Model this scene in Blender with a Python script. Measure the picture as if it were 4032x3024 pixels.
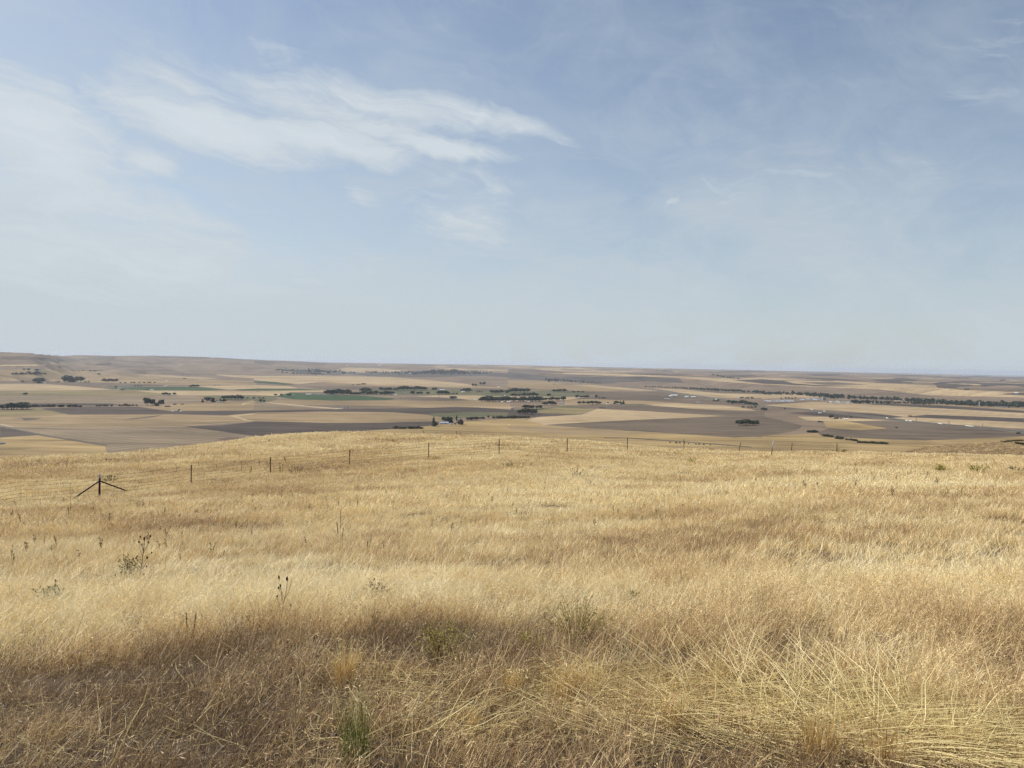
import bpy, bmesh, math, random
import numpy as np
from mathutils import Vector, Matrix, Euler
from mathutils.geometry import delaunay_2d_cdt

random.seed(7)
rng = np.random.default_rng(7)
for o in list(bpy.data.objects):
    bpy.data.objects.remove(o)
scene = bpy.context.scene
COL = scene.collection

# ------------------------------------------------------------------ camera
FPX = 3028.0                      # focal length in pixels of the 4032 px wide photograph
CX, CY = 2016.0, 1512.0
PITCH = math.atan((CY - 1430.0) / FPX)
ROLL = math.radians(1.0)
CAMZ = 1.7
cam_d = bpy.data.cameras.new('camera')
cam_d.sensor_fit = 'HORIZONTAL'
cam_d.sensor_width = 36.0
cam_d.lens = 36.0 * FPX / 4032.0
cam_d.clip_start = 0.05
cam_d.clip_end = 300000.0
cam = bpy.data.objects.new('camera', cam_d)
COL.objects.link(cam)
CAM_M = Matrix.Rotation(math.radians(90) - PITCH, 4, 'X') @ Matrix.Rotation(ROLL, 4, 'Z')
CAM_M.translation = Vector((0, 0, CAMZ))
cam.matrix_world = CAM_M
scene.camera = cam
CR = np.array(CAM_M.to_3x3())

# ------------------------------------------------------------------ sky and sun
SUN_AZ, SUN_EL = math.radians(-66), math.radians(42)
world = bpy.data.worlds.new('World')
scene.world = world
world.use_nodes = True
world.cycles.sampling_method = 'MANUAL'
world.cycles.sample_map_resolution = 256
wt = world.node_tree
wt.nodes.clear()
def wn(kind, **kw):
    n = wt.nodes.new(kind)
    for k, v in kw.items():
        setattr(n, k, v)
    return n
def wl(a, b):
    wt.links.new(a, b)
def wmath(op, a, b=None, c=None, clamp=False):
    n = wt.nodes.new('ShaderNodeMath'); n.operation = op; n.use_clamp = clamp
    for i, v in enumerate((a, b, c)):
        if v is None: continue
        if isinstance(v, (int, float)): n.inputs[i].default_value = v
        else: wt.links.new(v, n.inputs[i])
    return n.outputs[0]
def wstep(v, a, b):
    n = wt.nodes.new('ShaderNodeMapRange'); n.interpolation_type = 'SMOOTHSTEP'
    wt.links.new(v, n.inputs[0]); n.inputs[1].default_value = a; n.inputs[2].default_value = b
    n.inputs[3].default_value = 0.0; n.inputs[4].default_value = 1.0
    return n.outputs[0]
def wnoise(vec, scale, detail=4, rough=.5, dist=0.0):
    n = wt.nodes.new('ShaderNodeTexNoise'); n.inputs['Scale'].default_value = scale
    n.inputs['Detail'].default_value = detail; n.inputs['Roughness'].default_value = rough
    n.inputs['Distortion'].default_value = dist
    wt.links.new(vec, n.inputs['Vector'])
    return n.outputs['Fac']
SKY_STRENGTH = 0.10
sky = wn('ShaderNodeTexSky'); sky.sky_type = 'NISHITA'; sky.sun_disc = False
sky.sun_elevation = SUN_EL; sky.sun_rotation = SUN_AZ
sky.altitude = 600; sky.air_density = 1.0; sky.dust_density = 1.2; sky.ozone_density = 1.6
tc = wn('ShaderNodeTexCoord')
sep = wn('ShaderNodeSeparateXYZ'); wl(tc.outputs['Generated'], sep.inputs[0])
wx, wy, wz = sep.outputs
AZ = wmath('ARCTAN2', wx, wy)
EL = wmath('ARCSINE', wz)
def comb(a, b, c=0.0):
    n = wt.nodes.new('ShaderNodeCombineXYZ')
    for i, v in enumerate((a, b, c)):
        if isinstance(v, (int, float)): n.inputs[i].default_value = v
        else: wt.links.new(v, n.inputs[i])
    return n.outputs[0]
sph = comb(AZ, EL)
def dir_of(px, py):
    d = np.array([(px - CX) / FPX, -(py - CY) / FPX, -1.0]); d = CR @ d
    return d / np.linalg.norm(d)
def azel(vx, vy):                                   # photograph coordinates at 2212 px width
    d = dir_of(vx * 4032 / 2212, vy * 4032 / 2212)
    return math.atan2(d[0], d[1]), math.asin(d[2])
# slow warps so that cloud edges fray
w1 = wmath('SUBTRACT', wnoise(sph, 7, 3, .55), .5)
w2 = wmath('SUBTRACT', wnoise(comb(AZ, EL, 4.3), 9, 3, .6), .5)
AZw = wmath('ADD', AZ, wmath('MULTIPLY', w1, .10))
ELw = wmath('ADD', EL, wmath('MULTIPLY', w2, .040))
def cloud(vx, vy, hw, hh, ang, soft, gain):
    """soft elongated bank of cloud around one direction (half width, half height in 2212 px units)"""
    a0, e0 = azel(vx, vy)
    k = 1.0 / 1661.0
    da = wmath('SUBTRACT', AZw, a0); de = wmath('SUBTRACT', ELw, e0)
    c, s = math.cos(math.radians(ang)), math.sin(math.radians(ang))
    p = wmath('ADD', wmath('MULTIPLY', da, c), wmath('MULTIPLY', de, s))
    q = wmath('SUBTRACT', wmath('MULTIPLY', de, c), wmath('MULTIPLY', da, s))
    p = wmath('DIVIDE', p, hw * k); q = wmath('DIVIDE', q, hh * k)
    d = wmath('SQRT', wmath('ADD', wmath('MULTIPLY', p, p), wmath('MULTIPLY', q, q)))
    n = wt.nodes.new('ShaderNodeMapRange'); n.interpolation_type = 'SMOOTHSTEP'
    wt.links.new(d, n.inputs[0]); n.inputs[1].default_value = 1.0; n.inputs[2].default_value = 1.0 - soft
    n.inputs[3].default_value = 0.0; n.inputs[4].default_value = gain
    return n.outputs[0]
# cirrus texture: fibres drawn out along a shallow diagonal
ca_, sa_ = math.cos(math.radians(-9)), math.sin(math.radians(-9))
fp = wmath('ADD', wmath('MULTIPLY', AZw, ca_), wmath('MULTIPLY', ELw, sa_))
fq = wmath('SUBTRACT', wmath('MULTIPLY', ELw, ca_), wmath('MULTIPLY', AZw, sa_))
fibre = wnoise(comb(wmath('MULTIPLY', fp, 6.5), wmath('MULTIPLY', fq, 34.0), 2.2), 1.0, 6, .68, .9)
wisp = wnoise(comb(wmath('MULTIPLY', fp, 5.0), wmath('MULTIPLY', fq, 9.0), 7.7), 1.0, 5, .66, 1.6)
soft_n = wnoise(comb(AZ, wmath('MULTIPLY', EL, 1.7), 1.7), 4.2, 4, .58, .3)
banks = None
for c in [(1010, 248, 300, 46, -12, .95, .84), (700, 245, 520, 125, -8, 1.0, .62), (400, 185, 210, 36, -8, 1.0, .55), (640, 185, 330, 44, -4, 1.0, .60), (850, 222, 420, 56, -11, .95, .85), (1110, 266, 210, 38, -13, .9, .78),
          (480, 278, 420, 92, -8, .95, .98), (700, 300, 380, 74, -7, 1.0, .92), (960, 322, 300, 40, -4, .9, .78),
          (70, 290, 340, 180, -22, 1.0, .95), (330, 362, 110, 66, 0, 1.0, .72), (150, 430, 560, 130, -4, 1.0, .62),
          (1438, 434, 52, 11, 34, 1.0, .46), (765, 430, 62, 44, -30, 1.0, .50), (1010, 450, 300, 190, 10, 1.0, .46), (250, 550, 760, 160, -3, 1.0, .62), (620, 120, 150, 40, -22, 1.0, .42), (1700, 380, 420, 60, 3, 1.0, .28), (2130, 190, 160, 200, 20, 1.0, .24)]:
    m = cloud(*c)
    banks = m if banks is None else wmath('MAXIMUM', banks, m)
tex = wmath('ADD', wmath('MULTIPLY', fibre, .80), wmath('MULTIPLY', wisp, .28))
tex = wstep(tex, .36, .74)
bank_cov = wmath('MULTIPLY', wmath('SUBTRACT', wmath('MULTIPLY', banks, 1.15), wmath('MULTIPLY', wmath('SUBTRACT', 1.0, tex), .46)), 1.08, clamp=True)
# thin veil everywhere: patchy, thicker towards the horizon and towards the sun's side
veil_n = wmath('ADD', wmath('MULTIPLY', wstep(soft_n, .36, .70), .5), wmath('MULTIPLY', wstep(wisp, .36, .70), .5))
low = wmath('POWER', wmath('SUBTRACT', 1.0, wmath('ABSOLUTE', wz), clamp=True), 3.0)
sunside = wstep(AZ, .45, -.9)
veil = wmath('ADD', wmath('MULTIPLY', wmath('MULTIPLY', veil_n, .46), wmath('ADD', .42, wmath('MULTIPLY', low, .9))), wmath('MULTIPLY', low, .72))
veil = wmath('ADD', veil, wmath('MULTIPLY', wmath('MULTIPLY', sunside, wmath('ADD', wmath('MULTIPLY', low, .8), .2)), .34))
streak = wmath('MULTIPLY', wstep(fibre, .5, .8), .12)
veil = wmath('ADD', veil, streak)
cover = wmath('MINIMUM', wmath('ADD', veil, wmath('MULTIPLY', bank_cov, wmath('SUBTRACT', 1.0, wmath('MULTIPLY', veil, .6)))), .97)
cmix = wn('ShaderNodeMix', data_type='RGBA')
wl(cover, cmix.inputs[0]); wl(sky.outputs[0], cmix.inputs[6])
CLOUD_COL = (6.3, 7.0, 7.5, 1)
cloudcol = wn('ShaderNodeMix', data_type='RGBA')
wl(bank_cov, cloudcol.inputs[0]); cloudcol.inputs[6].default_value = (5.0, 5.6, 6.05, 1); cloudcol.inputs[7].default_value = (5.95, 6.5, 6.95, 1)
wl(cloudcol.outputs[2], cmix.inputs[7])
bg = wn('ShaderNodeBackground'); bg.inputs[1].default_value = SKY_STRENGTH
wl(cmix.outputs[2], bg.inputs[0])
wo = wn('ShaderNodeOutputWorld'); wl(bg.outputs[0], wo.inputs[0])

sun_d = bpy.data.lights.new('sun', 'SUN')
sun_d.energy = 5.0; sun_d.angle = math.radians(0.6); sun_d.color = (1.0, .95, .87)
sun = bpy.data.objects.new('sun', sun_d); COL.objects.link(sun)
SV = Vector((math.sin(SUN_AZ) * math.cos(SUN_EL), math.cos(SUN_AZ) * math.cos(SUN_EL), math.sin(SUN_EL)))
sun.rotation_euler = (-SV).to_track_quat('-Z', 'Y').to_euler()
sun.location = SV * 50

vs = scene.view_settings
vs.view_transform = 'Standard'; vs.look = 'None'; vs.exposure = 0.15; vs.gamma = 1.0; vs.use_curve_mapping = False
cy = scene.cycles
cy.max_bounces = 5; cy.diffuse_bounces = 3; cy.glossy_bounces = 2; cy.transmission_bounces = 3; cy.volume_bounces = 1
cy.use_denoising = True; cy.denoiser = 'OPENIMAGEDENOISE'; cy.denoising_input_passes = 'RGB_ALBEDO_NORMAL'; cy.denoising_prefilter = 'NONE'
cy.use_adaptive_sampling = True; cy.adaptive_threshold = 0.03

# ------------------------------------------------------------------ helpers: pixels, noise, meshes
def rays(px, py):
    px = np.asarray(px, float); py = np.asarray(py, float)
    d = np.stack([(px - CX) / FPX, -(py - CY) / FPX, -np.ones_like(px)], -1)
    d = d @ CR.T
    return d / np.linalg.norm(d[..., :2], axis=-1, keepdims=True)      # unit horizontal length
def project(p):
    q = (np.asarray(p, float) - np.array([0, 0, CAMZ])) @ CR
    return CX + FPX * q[..., 0] / -q[..., 2], CY - FPX * q[..., 1] / -q[..., 2], -q[..., 2]
def _hash(ix, iy, s):
    n = (ix.astype(np.int64) * 374761393 + iy.astype(np.int64) * 668265263 + s * 974711) & 0xffffffff
    n = ((n ^ (n >> 13)) * 1274126177) & 0xffffffff
    return ((n ^ (n >> 16)) & 0xffff) / 65535.0
def vnoise(x, y, s=0):
    ix, iy = np.floor(x), np.floor(y); fx, fy = x - ix, y - iy
    fx = fx * fx * fx * (fx * (fx * 6 - 15) + 10); fy = fy * fy * fy * (fy * (fy * 6 - 15) + 10)
    a, b = _hash(ix, iy, s), _hash(ix + 1, iy, s); c, d = _hash(ix, iy + 1, s), _hash(ix + 1, iy + 1, s)
    return (a + (b - a) * fx) * (1 - fy) + (c + (d - c) * fx) * fy
def fbm(x, y, s=0, o=4):
    t, a, n = 0.0, 1.0, 0.0
    for i in range(o):
        t = t + a * (vnoise(x, y, s + i * 17) - .5); n += a; a *= .5; x = x * 2.03 + 11.3; y = y * 2.03 + 5.7
    return t / n * 2
def sstep(x, a, b):
    t = np.clip((x - a) / (b - a), 0, 1); return t * t * (3 - 2 * t)

class MB:
    """collects triangles/quads of one mesh"""
    def __init__(s): s.v = []; s.f = []; s.sh = []; s.n = 0
    def add(s, v, f, shade=0.5):
        v = np.asarray(v, float).reshape(-1, 3)
        s.v.append(v); s.f += [tuple(int(i) + s.n for i in q) for q in f]; s.n += len(v)
        s.sh.append(np.broadcast_to(np.asarray(shade, float), (len(v),)))
    def box(s, c, size, rz=0.0, shade=.5, bot=True):
        x, y, z = [h * .5 for h in size]
        v = np.array([(-x, -y, -z), (x, -y, -z), (x, y, -z), (-x, y, -z), (-x, -y, z), (x, -y, z), (x, y, z), (-x, y, z)])
        ca, sa = math.cos(rz), math.sin(rz)
        v = v @ np.array([(ca, sa, 0), (-sa, ca, 0), (0, 0, 1)]) + np.asarray(c)
        s.add(v, [(0, 3, 2, 1), (4, 5, 6, 7), (0, 1, 5, 4), (1, 2, 6, 5), (2, 3, 7, 6), (3, 0, 4, 7)], shade)
    def tube(s, pts, radii, sides=5, shade=.5, cap=True):
        pts = [Vector(p) for p in pts]; V = []; F = []
        for i, p in enumerate(pts):
            t = (pts[min(i + 1, len(pts) - 1)] - pts[max(i - 1, 0)]).normalized()
            a = t.cross(Vector((.31, .93, .17)) if abs(t.y) < .9 else Vector((1, 0, 0))).normalized(); b = t.cross(a)
            r = radii[i] if hasattr(radii, '__len__') else radii
            for k in range(sides):
                w = 2 * math.pi * k / sides
                V.append(p + (a * math.cos(w) + b * math.sin(w)) * r)
        for i in range(len(pts) - 1):
            for k in range(sides):
                k2 = (k + 1) % sides
                F.append((i * sides + k, i * sides + k2, (i + 1) * sides + k2, (i + 1) * sides + k))
        if cap:
            F.append(tuple(reversed(range(sides)))); F.append(tuple((len(pts) - 1) * sides + k for k in range(sides)))
        s.add([tuple(v) for v in V], F, shade)
    def lathe(s, c, prof, sides=10, shade=.5, axis=None):
        V = []; F = []
        q = Vector((0, 0, 1)).rotation_difference(Vector(axis)) if axis is not None else None
        for (r, z) in prof:
            for k in range(sides):
                w = 2 * math.pi * k / sides; p = Vector((r * math.cos(w), r * math.sin(w), z))
                if q: p = q @ p
                V.append(tuple(p + Vector(c)))
        for i in range(len(prof) - 1):
            for k in range(sides):
                k2 = (k + 1) % sides
                F.append((i * sides + k, i * sides + k2, (i + 1) * sides + k2, (i + 1) * sides + k))
        F.append(tuple(reversed(range(sides)))); F.append(tuple((len(prof) - 1) * sides + k for k in range(sides)))
        s.add(V, F, shade)
    def mesh(s, name, mat, smooth=False):
        me = bpy.data.meshes.new(name)
        v = np.concatenate(s.v) if s.v else np.zeros((0, 3))
        me.from_pydata(v.tolist(), [], s.f)
        if mat: me.materials.append(mat)
        at = me.attributes.new('shade', 'FLOAT', 'POINT'); at.data.foreach_set('value', np.concatenate(s.sh).astype(np.float32))
        if smooth: me.polygons.foreach_set('use_smooth', [True] * len(me.polygons))
        me.update()
        return me
    def build(s, name, mat, parent=None, smooth=False, loc=None):
        return link(name, s.mesh(name, mat, smooth), parent, loc)
def link(name, me, parent=None, loc=None):
    o = bpy.data.objects.new(name, me); COL.objects.link(o)
    if parent: o.parent = parent
    if loc is not None: o.location = loc
    return o
def tag(o, label=None, cat=None, group=None, kind=None):
    if label: o['label'] = label
    if cat: o['category'] = cat
    if group: o['group'] = group
    if kind: o['kind'] = kind
    return o
def empty(name, loc, rz=0.0, scale=1.0):
    o = bpy.data.objects.new(name, None); COL.objects.link(o)
    o.location = loc; o.rotation_euler = (0, 0, rz); o.scale = (scale,) * 3 if not hasattr(scale, '__len__') else scale
    o.empty_display_size = .2
    return o

# ------------------------------------------------------------------ materials
def newmat(name):
    m = bpy.data.materials.new(name); m.use_nodes = True
    nt = m.node_tree; nt.nodes.clear()
    out = nt.nodes.new('ShaderNodeOutputMaterial'); b = nt.nodes.new('ShaderNodeBsdfPrincipled')
    nt.links.new(b.outputs[0], out.inputs[0])
    return m, nt, b, out
def nn(nt, kind, **kw):
    n = nt.nodes.new(kind)
    for k, v in kw.items(): setattr(n, k, v)
    return n
def ramp(nt, fac, stops):
    r = nt.nodes.new('ShaderNodeValToRGB'); e = r.color_ramp.elements
    while len(e) < len(stops): e.new(.5)
    for i, (p, c) in enumerate(stops): e[i].position = p; e[i].color = (*c, 1)
    nt.links.new(fac, r.inputs[0]); return r.outputs[0]
def tnoise(nt, vec, scale, detail=4, rough=.55, dist=0):
    n = nt.nodes.new('ShaderNodeTexNoise'); n.inputs['Scale'].default_value = scale; n.inputs['Detail'].default_value = detail
    n.inputs['Roughness'].default_value = rough; n.inputs['Distortion'].default_value = dist
    nt.links.new(vec, n.inputs['Vector']); return n.outputs['Fac']
def mmath(nt, op, a, b=None, clamp=False):
    n = nt.nodes.new('ShaderNodeMath'); n.operation = op; n.use_clamp = clamp
    for i, v in enumerate((a, b)):
        if v is None: continue
        if isinstance(v, (int, float)): n.inputs[i].default_value = v
        else: nt.links.new(v, n.inputs[i])
    return n.outputs[0]
def mapped(nt, vec, scale, rz=0):
    n = nt.nodes.new('ShaderNodeMapping'); n.inputs['Scale'].default_value = scale; n.inputs['Rotation'].default_value = (0, 0, rz)
    nt.links.new(vec, n.inputs[0]); return n.outputs[0]
def paint(name, col, rough=.6, metal=0.0, var=.12, scale=2.0):
    m, nt, b, out = newmat(name)
    t = nn(nt, 'ShaderNodeTexCoord')
    f = tnoise(nt, t.outputs['Object'], scale, 4)
    c = ramp(nt, f, [(.3, tuple(x * (1 - var) for x in col)), (.7, tuple(min(1, x * (1 + var)) for x in col))])
    nt.links.new(c, b.inputs['Base Color']); b.inputs['Roughness'].default_value = rough; b.inputs['Metallic'].default_value = metal
    b.inputs['Specular IOR Level'].default_value = .3
    return m
def leafmat(name, lo, hi, trans=.35, rough=.55):
    """foliage and straw: colour from a per-blade attribute, light passes through"""
    m, nt, b, out = newmat(name)
    a = nn(nt, 'ShaderNodeAttribute', attribute_name='shade')
    oi = nn(nt, 'ShaderNodeObjectInfo')
    f = mmath(nt, 'ADD', a.outputs['Fac'], mmath(nt, 'MULTIPLY', mmath(nt, 'SUBTRACT', oi.outputs['Random'], .5), .3))
    c = ramp(nt, f, [(0.0, lo), (1.0, hi)])
    nt.links.new(c, b.inputs['Base Color']); b.inputs['Roughness'].default_value = rough; b.inputs['Specular IOR Level'].default_value = .25
    tr = nn(nt, 'ShaderNodeBsdfTranslucent'); nt.links.new(c, tr.inputs[0])
    mx = nn(nt, 'ShaderNodeMixShader'); mx.inputs[0].default_value = trans
    nt.links.new(b.outputs[0], mx.inputs[1]); nt.links.new(tr.outputs[0], mx.inputs[2]); nt.links.new(mx.outputs[0], out.inputs[0])
    return m

# ------------------------------------------------------------------ near hillside: height below the camera by bearing and depth
V2F = 4032 / 2212
NEAR = {   # bearing (photo column at 2212 px) -> (depth m, drop below the camera m)
    -500: [(0, 1.7), (4, 2.15), (8, 2.9), (13, 4.1), (25, 6.6), (45, 9.4), (75, 12), (110, 21), (200, 55), (400, 130), (900, 260)],
    0: [(0, 1.7), (4, 2.1), (8, 2.8), (13, 3.9), (25, 6.0), (45, 8.4), (60, 9.2), (75, 9.95), (110, 17), (200, 45), (400, 110), (800, 235), (1200, 270)],
    640: [(0, 1.7), (4, 2.1), (8, 2.7), (13, 3.7), (25, 5.6), (45, 7.6), (58, 8.4), (80, 9.1), (108, 10.05), (150, 15.5), (250, 42), (500, 125), (900, 240), (1200, 270)],
    1106: [(0, 1.7), (4, 2.1), (8, 2.7), (13, 3.6), (25, 5.3), (45, 6.9), (66, 7.85), (85, 8.6), (105, 9.9), (150, 16), (250, 42), (500, 125), (900, 240), (1200, 270)],
    1477: [(0, 1.7), (4, 2.1), (8, 2.65), (13, 3.5), (25, 5.1), (45, 6.6), (66, 8.1), (95, 10.0), (130, 14.6), (200, 31), (400, 95), (900, 240), (1200, 270)],
    1800: [(0, 1.7), (4, 2.1), (8, 2.6), (13, 3.4), (25, 4.6), (45, 5.9), (70, 7.5), (85, 8.9), (130, 15.5), (200, 29), (250, 42), (340, 66), (500, 125), (900, 240), (1200, 270)],
    1900: [(0, 1.7), (4, 2.1), (8, 2.6), (13, 3.4), (25, 4.5), (45, 5.8), (70, 7.5), (85, 9.0), (130, 15.5), (200, 27), (250, 34), (340, 41), (420, 46), (520, 56.5), (700, 110), (1000, 215), (1400, 270)],
    2050: [(0, 1.7), (4, 2.1), (8, 2.6), (13, 3.35), (25, 4.4), (45, 5.6), (65, 6.9), (80, 8.4), (110, 13.5), (180, 24), (250, 29), (340, 34.5), (420, 39.3), (520, 50), (700, 100), (1000, 205), (1400, 270)],
    2212: [(0, 1.7), (4, 2.1), (8, 2.6), (13, 3.3), (25, 4.3), (45, 5.5), (60, 6.5), (75, 7.9), (110, 13), (180, 22), (250, 26), (340, 31), (420, 36.2), (520, 46), (700, 90), (1000, 200), (1400, 270)],
    2700: [(0, 1.7), (4, 2.0), (8, 2.4), (13, 3.0), (25, 4.0), (45, 5.4), (75, 8.0), (110, 13), (180, 20), (250, 24), (340, 28), (420, 33), (520, 42), (700, 80), (1000, 190), (1400, 270)],
}
_cols = sorted(NEAR)
_ud = np.array([(c * V2F - CX) / FPX for c in _cols])
LD = np.linspace(math.log(1.0), math.log(1501.0), 420)
_tab = np.stack([np.interp(np.exp(LD) - 1, *zip(*NEAR[c])) for c in _cols])
UU = np.linspace(_ud[0], _ud[-1], 121)
TAB = np.stack([np.interp(UU, _ud, _tab[:, j]) for j in range(_tab.shape[1])], 1)
for _ in range(5):
    TAB[:, 1:-1] = (TAB[:, :-2] + 2 * TAB[:, 1:-1] + TAB[:, 2:]) / 4
for _ in range(6):
    TAB[1:-1] = (TAB[:-2] + 2 * TAB[1:-1] + TAB[2:]) / 4
def near_z(x, y):
    x = np.asarray(x, float); y = np.asarray(y, float)
    r = np.hypot(x, y) + 1e-9
    ca = y / r
    d = r * np.maximum(ca, .70)
    u = np.clip(np.where(ca > .5, x / np.maximum(d, 1e-6), np.sign(x) * 2), UU[0], UU[-1])
    fi = (u - UU[0]) / (UU[-1] - UU[0]) * (len(UU) - 1.001); i = fi.astype(int); fu = fi - i
    fj = (np.log(d + 1) - LD[0]) / (LD[-1] - LD[0]) * (len(LD) - 1.001); fj = np.clip(fj, 0, len(LD) - 1.001); j = fj.astype(int); fd = fj - j
    t = (TAB[i, j] * (1 - fu) + TAB[i + 1, j] * fu) * (1 - fd) + (TAB[i, j + 1] * (1 - fu) + TAB[i + 1, j + 1] * fu) * fd
    back = sstep(ca, .45, -.1)
    t = t * (1 - back) + back * (1.7 + np.maximum(r - 25, 0) * .12)
    amp = np.clip(r / 25, .1, 1) * np.clip(1.8 - r / 120, .35, 1)
    n = .26 * fbm(x / 11, y / 11, 3, 3) * amp + .05 * fbm(x / 1.7, y / 1.7, 9, 2)
    n = n + np.where(r > 140, 2.2 * fbm(x / 90, y / 90, 5, 4) * sstep(r, 140, 330), 0)
    return CAMZ - t + n - .20 * sstep(r, 20, 60) - .18 * sstep(r, 45, 75) * sstep(ca * 0 + x / r, .1, .3)

# ------------------------------------------------------------------ valley and plateau
HV = 220.0
SKYL = [(-900, 1372), (0, 1385), (120, 1390), (255, 1399), (330, 1398), (457, 1401), (600, 1399), (800, 1405), (1000, 1415), (1300, 1427), (1600, 1432), (2000, 1437),
        (2500, 1448), (3000, 1458), (3500, 1470), (4032, 1485), (5000, 1500)]
PROF = {  # photo column -> foot of the rise, top of the rise, height there, distance of the skyline
    -900: (7200, 10200, -80, 10800), 150: (7200, 10200, -80, 10800), 300: (8800, 14500, -85, 18500), 600: (9200, 15200, -85, 19500), 1000: (11000, 15800, -95, 19500), 1400: (14500, 17800, -112, 23000),
    2000: (12000, 15000, -130, 26000), 2500: (9500, 11700, -140, 28000), 3000: (7600, 9000, -150, 30000), 4032: (6700, 7900, -150, 30000), 5000: (6500, 7900, -150, 30000)}
_pc = sorted(PROF); _pa = np.array([math.atan((c - CX) / FPX) for c in _pc]); _pv = np.array([PROF[c] for c in _pc], float)
_sa = np.array([math.atan((c - CX) / FPX) for c, _ in SKYL])
_sp = np.array([(y - (1430 + (c - CX) * math.tan(ROLL))) / FPX * math.cos(math.atan((c - CX) / FPX)) for c, y in SKYL])
def far_z(x, y):
    x = np.asarray(x, float); y = np.asarray(y, float)
    r = np.hypot(x, y) + 1e-6; az = np.arctan2(x, y)
    r0, r1, z1, rs = [np.interp(az, _pa, _pv[:, k]) for k in range(4)]
    wob = fbm(x / 2600, y / 2600, 21, 3)
    r0 = r0 + 900 * wob; r1 = r1 + 900 * wob
    zs = -np.interp(az, _sa, _sp) * rs
    rise = sstep(r, r0, r1)
    z = -HV + (z1 + HV) * rise
    z = np.where(r > r1, z1 + (zs - z1) * np.clip((r - r1) / (rs - r1), 0, 1), z)
    z = np.where(r > rs, np.maximum(zs - (r - rs) * .012, -320), z)
    calm = 1 - .85 * sstep(r, rs * .90, rs)
    z = z + 5.0 * fbm(x / 900, y / 900, 31, 3) * sstep(r, 900, 2500)
    hills = sstep(r, r0 * .97, r0 * 1.12)
    gully = np.abs(fbm(x / 1500, y / 1500, 41, 4))
    z = z + hills * calm * (24 * fbm(x / 2300, y / 2300, 51, 4) - 34 * (1 - sstep(gully, 0, .28)) * (1 - .6 * sstep(r, r1, r1 * 1.3)))
    left = sstep(az, -.10, -.38) * hills * calm
    z = z + left * (40 * fbm(x / 1000, y / 1000, 71, 4) - 40 * (1 - sstep(np.abs(fbm(x / 900, y / 900, 81, 3)), 0, .30)))
    return z

RS_N = np.exp(np.linspace(math.log(2.0), math.log(620.0), 700))
RS_F = np.exp(np.linspace(math.log(900.0), math.log(60000.0), 1000))
_TAZ = np.radians(np.linspace(-46, 46, 560))
_A, _R = np.meshgrid(_TAZ, RS_F, indexing='ij')
_TF = far_z(np.sin(_A) * _R, np.cos(_A) * _R)
def far_prof(az):
    f = np.clip((az - _TAZ[0]) / (_TAZ[1] - _TAZ[0]), 0, len(_TAZ) - 1.001); i = int(f); f -= i
    return _TF[i] * (1 - f) + _TF[i + 1] * f
def march(px, py, zf, rs):
    d = np.atleast_2d(rays(px, py))
    out = np.zeros((len(d), 3))
    for i, v in enumerate(d):
        zr = CAMZ + v[2] * rs
        h = zr - (far_prof(math.atan2(v[0], v[1])) if zf is far_z else zf(v[0] * rs, v[1] * rs))
        k = int(np.argmax(h < 0))
        if h[k] >= 0: t = rs[int(np.argmin(h))]
        elif k == 0: t = rs[0]
        else: t = rs[k - 1] + (rs[k] - rs[k - 1]) * h[k - 1] / (h[k - 1] - h[k])
        out[i, :2] = v[0] * t, v[1] * t
    out[:, 2] = zf(out[:, 0], out[:, 1])
    return out
def near_at(vx, vy):                 # photograph at 2212 px -> point on the hillside
    return march([vx * V2F], [vy * V2F], near_z, RS_N)[0]
def zoomf(k, X, Y):                  # four survey strips of the valley -> full pixels
    s = .45660 if k < 3 else .46655
    return 1000.0 * k + np.asarray(X, float) * s, 1360 + np.asarray(Y, float) * s
def far_at(k, X, Y):
    px, py = zoomf(k, X, Y)
    return march([px], [py], far_z, RS_F)[0]

# ------------------------------------------------------------------ field materials
def fieldmat(name, lo, hi, rows=0.0, rz=0.0, rough=.9):
    m, nt, b, out = newmat(name)
    g = nn(nt, 'ShaderNodeNewGeometry')
    big = tnoise(nt, g.outputs['Position'], 1 / 420, 5, .6, .4)
    fine = tnoise(nt, mapped(nt, g.outputs['Position'], (1 / 160, 1 / 22, 0), rz), 1.0, 4, .65)
    f = mmath(nt, 'ADD', mmath(nt, 'MULTIPLY', big, .65), mmath(nt, 'MULTIPLY', fine, .35))
    if rows:
        w = nn(nt, 'ShaderNodeTexWave'); w.inputs['Scale'].default_value = rows; w.inputs['Distortion'].default_value = 3; w.inputs['Detail'].default_value = 3
        nt.links.new(mapped(nt, g.outputs['Position'], (1, 1, 0), rz + .1), w.inputs['Vector'])
        f = mmath(nt, 'ADD', f, mmath(nt, 'MULTIPLY', mmath(nt, 'SUBTRACT', w.outputs['Fac'], .5), .16 if name == 'grey_stubble' else .035))
    mot = tnoise(nt, mapped(nt, g.outputs['Position'], (1 / 700, 1 / 60, 0), rz + .3), 1.0, 6, .7, .6)
    f = mmath(nt, 'ADD', f, mmath(nt, 'MULTIPLY', mmath(nt, 'SUBTRACT', mot, .5), .85))
    lo = tuple(v * .80 for v in lo); hi = tuple(v * 1.12 for v in hi)
    c = ramp(nt, f, [(.34, lo), (.66, hi)])
    nt.links.new(c, b.inputs['Base Color']); b.inputs['Roughness'].default_value = rough; b.inputs['Specular IOR Level'].default_value = .1
    return m
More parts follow.
